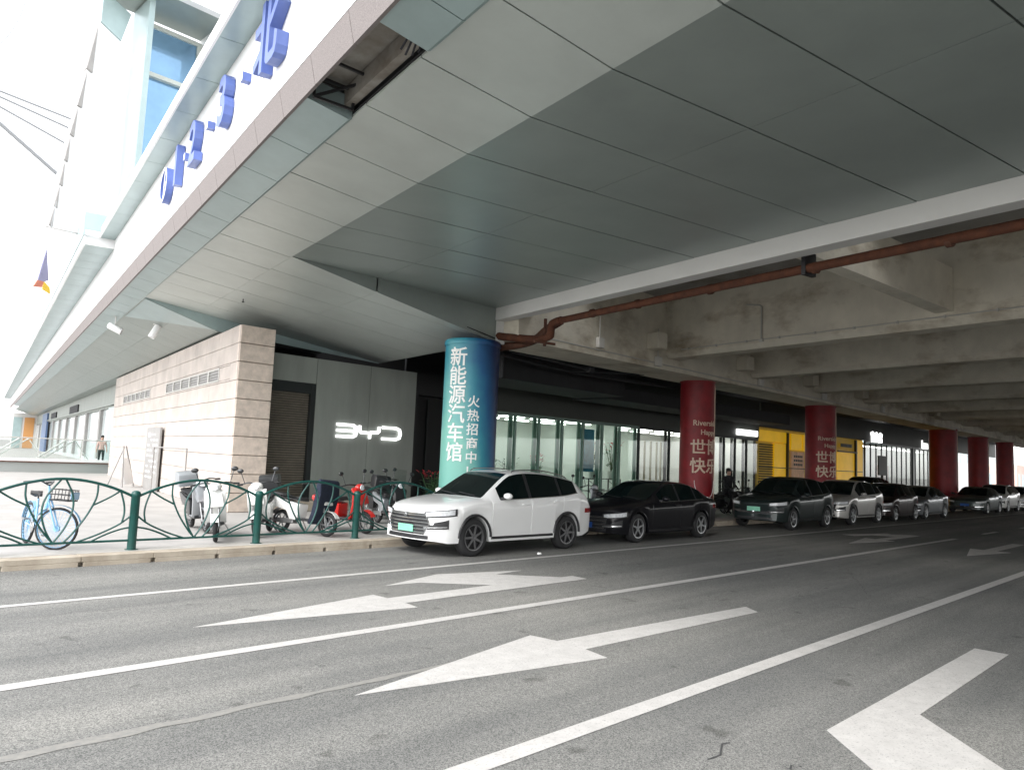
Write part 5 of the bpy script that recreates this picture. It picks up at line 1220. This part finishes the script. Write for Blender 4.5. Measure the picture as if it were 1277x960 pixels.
# ------------------------------------------------------------------ people
def person(label, loc, rz, top, legs, hairm='hair', arm_l=None, arm_r=None, lean=0):
    t = thing('person', label, 'person', loc, rz)
    V = []; E = []; RD = []
    def add(p, r, par=None):
        V.append(p); RD.append(r); i = len(V) - 1
        if par is not None: E.append((par, i))
        return i
    lx = lean
    pel = add((0, 0, .95), .135); wa = add((lx * .4, 0, 1.12), .125, pel); ch = add((lx * .8, 0, 1.32), .15, wa); nk = add((lx, 0, 1.46), .062, ch); hd = add((lx + .01, 0, 1.56), .085, nk); hd2 = add((lx + .015, 0, 1.66), .088, hd)
    for s, A in ((1, arm_l), (-1, arm_r)):
        A = A or [(0, .24, 1.12), (.08, .26, .90)]
        sh_ = add((lx * .95, s * .17, 1.39), .068, ch); el_ = add((A[0][0], s * A[0][1], A[0][2]), .046, sh_); wr = add((A[1][0], s * A[1][1], A[1][2]), .030, el_)
        d = (Vector(V[wr]) - Vector(V[el_])).normalized(); pm = add(tuple(Vector(V[wr]) + d * .06), .030, wr)
        for k in range(5):
            o = Vector((.03 - k * .014, 0, 0)); L_ = (.05, .075, .082, .075, .06)[k]
            f1 = add(tuple(Vector(V[pm]) + o * .8 + d * (.02 + L_ * .4)), .009, pm if k else wr); add(tuple(Vector(V[pm]) + o + d * (.02 + L_) + Vector((.01, -s * .012, 0))), .008, f1)
        hp = add((0, s * .09, .90), .10, pel); kn = add((.02, s * .10, .50), .062, hp); an = add((-.01, s * .10, .10), .042, kn); add((.13, s * .11, .04), .035, an)
    me = bpy.data.meshes.new('body'); me.from_pydata(V, E, []); o = bpy.data.objects.new('tmp', me); COL.objects.link(o)
    md = o.modifiers.new('s', 'SKIN'); sv = me.skin_vertices[0].data
    for i, r in enumerate(RD): sv[i].radius = (r, r)
    sv[0].use_root = True
    o.modifiers.new('u', 'SUBSURF').levels = 2
    dg = bpy.context.evaluated_depsgraph_get(); m2 = bpy.data.meshes.new_from_object(o.evaluated_get(dg)); bpy.data.objects.remove(o)
    m2.materials.clear()
    for q in (top, legs, 'skin'): m2.materials.append(M[q])
    for p in m2.polygons:
        c = p.center; p.use_smooth = True
        p.material_index = 2 if c.z > 1.47 or (abs(c.y) > .19 and c.z < .98 and c.z > .6) else (0 if c.z > .93 else 1)
    bo = bpy.data.objects.new('body', m2); COL.objects.link(bo); bo.parent = t
    b = MB(); b.ball((lx - .01, 0, 1.68), .108, .098, .085, 14); b.ball((lx - .04, 0, 1.60), .07, .095, .09, 12); b.build('hair', hairm, t, 60)
    b = MB(); b.ball((lx + .105, 0, 1.60), .018, .014, .022, 8); b.build('nose', 'skin', t, 60)
    b = MB()
    for s in (-1, 1): b.ball((lx + .092, s * .033, 1.635), .010, .015, .009, 8)
    b.build('eyes', 'black', t, 60)
    b = MB(); b.ball((lx + .094, 0, 1.555), .006, .025, .006, 8); b.build('mouth', 'fl_red', t, 60)
    return t
person('person in dark clothes standing among scooters beside the first red pillar', (27.0, 14.55, .15), R(-110), 'cloth_dark', 'cloth_dark', arm_l=[(.16, .22, 1.15), (.36, .18, 1.02)], arm_r=[(.16, .22, 1.15), (.36, .18, 1.02)], lean=.08)
person('person in a pale pink top standing behind the terrace glass railing', (15.0, 46.9, .50), R(-100), 'cloth_pink', 'cloth_dark')

# ------------------------------------------------------------------ boards by the stone wall
t = thing('info_board', 'tall grey information board with small pale lettering rows against the stone wall', 'sign', g2w(5.33, 31.6, .15), TH + R(90))
b = MB(); b.box(-1.35, 1.35, -.04, .04, .0, 2.35); b.bevel(.01); b.build('board', 'board', t)
b = MB()
for r_ in range(9):
    for k in range(4):
        if (r_ * 3 + k) % 4: b.box(-1.05 + k * .55, -1.05 + k * .55 + .34, .041, .047, .45 + r_ * .2, .45 + r_ * .2 + .06)
b.box(.5, .95, .041, .048, 2.0, 2.15); b.build('pale_marks', 'white_print', t)
t = thing('easel_sign', 'white poster on a leaning dark easel beside the grey information board', 'easel', g2w(4.85, 33.4, .15), TH + R(60))
b = MB(); b.tube([(-.55, 0, 0), (-.12, .25, 1.6)], .03, 6); b.tube([(.55, 0, 0), (.12, .25, 1.6)], .03, 6); b.tube([(0, .8, 0), (0, .27, 1.55)], .025, 6); b.build('easel_leg', 'board', t)
b = MB(); b.prism([(-.42, -.03, .12), (.48, -.03, .12), (.36, .17, 1.1), (-.30, .17, 1.1)], (0, .03, .0)); b.build('poster', 'white_clad', t)
t = thing('barrier_frame', 'thin rectangular metal barrier frame in front of the stone wall', 'barrier', g2w(4.95, 26.5, .15), TH + R(90))
b = MB(); b.tube([(-2.6, 0, 0), (-2.6, 0, 1.62), (2.6, 0, 1.62), (2.6, 0, 0)], .025, 6); b.build('frame', 'board', t)
t = thing('litter', 'crumpled white paper scrap lying on the parking lane by the white SUV', 'litter', (11.5, 10.25, .003))
b = MB(); bmesh.ops.create_icosphere(b.bm, subdivisions=2, radius=.05, matrix=Matrix.Translation((0, 0, .025)) @ Matrix.Diagonal((1.1, .8, .5, 1)))
for q in b.bm.verts: q.co += Vector((random.uniform(-.012, .012), random.uniform(-.012, .012), random.uniform(-.006, .006)))
b.build('paper', 'white_print', t)
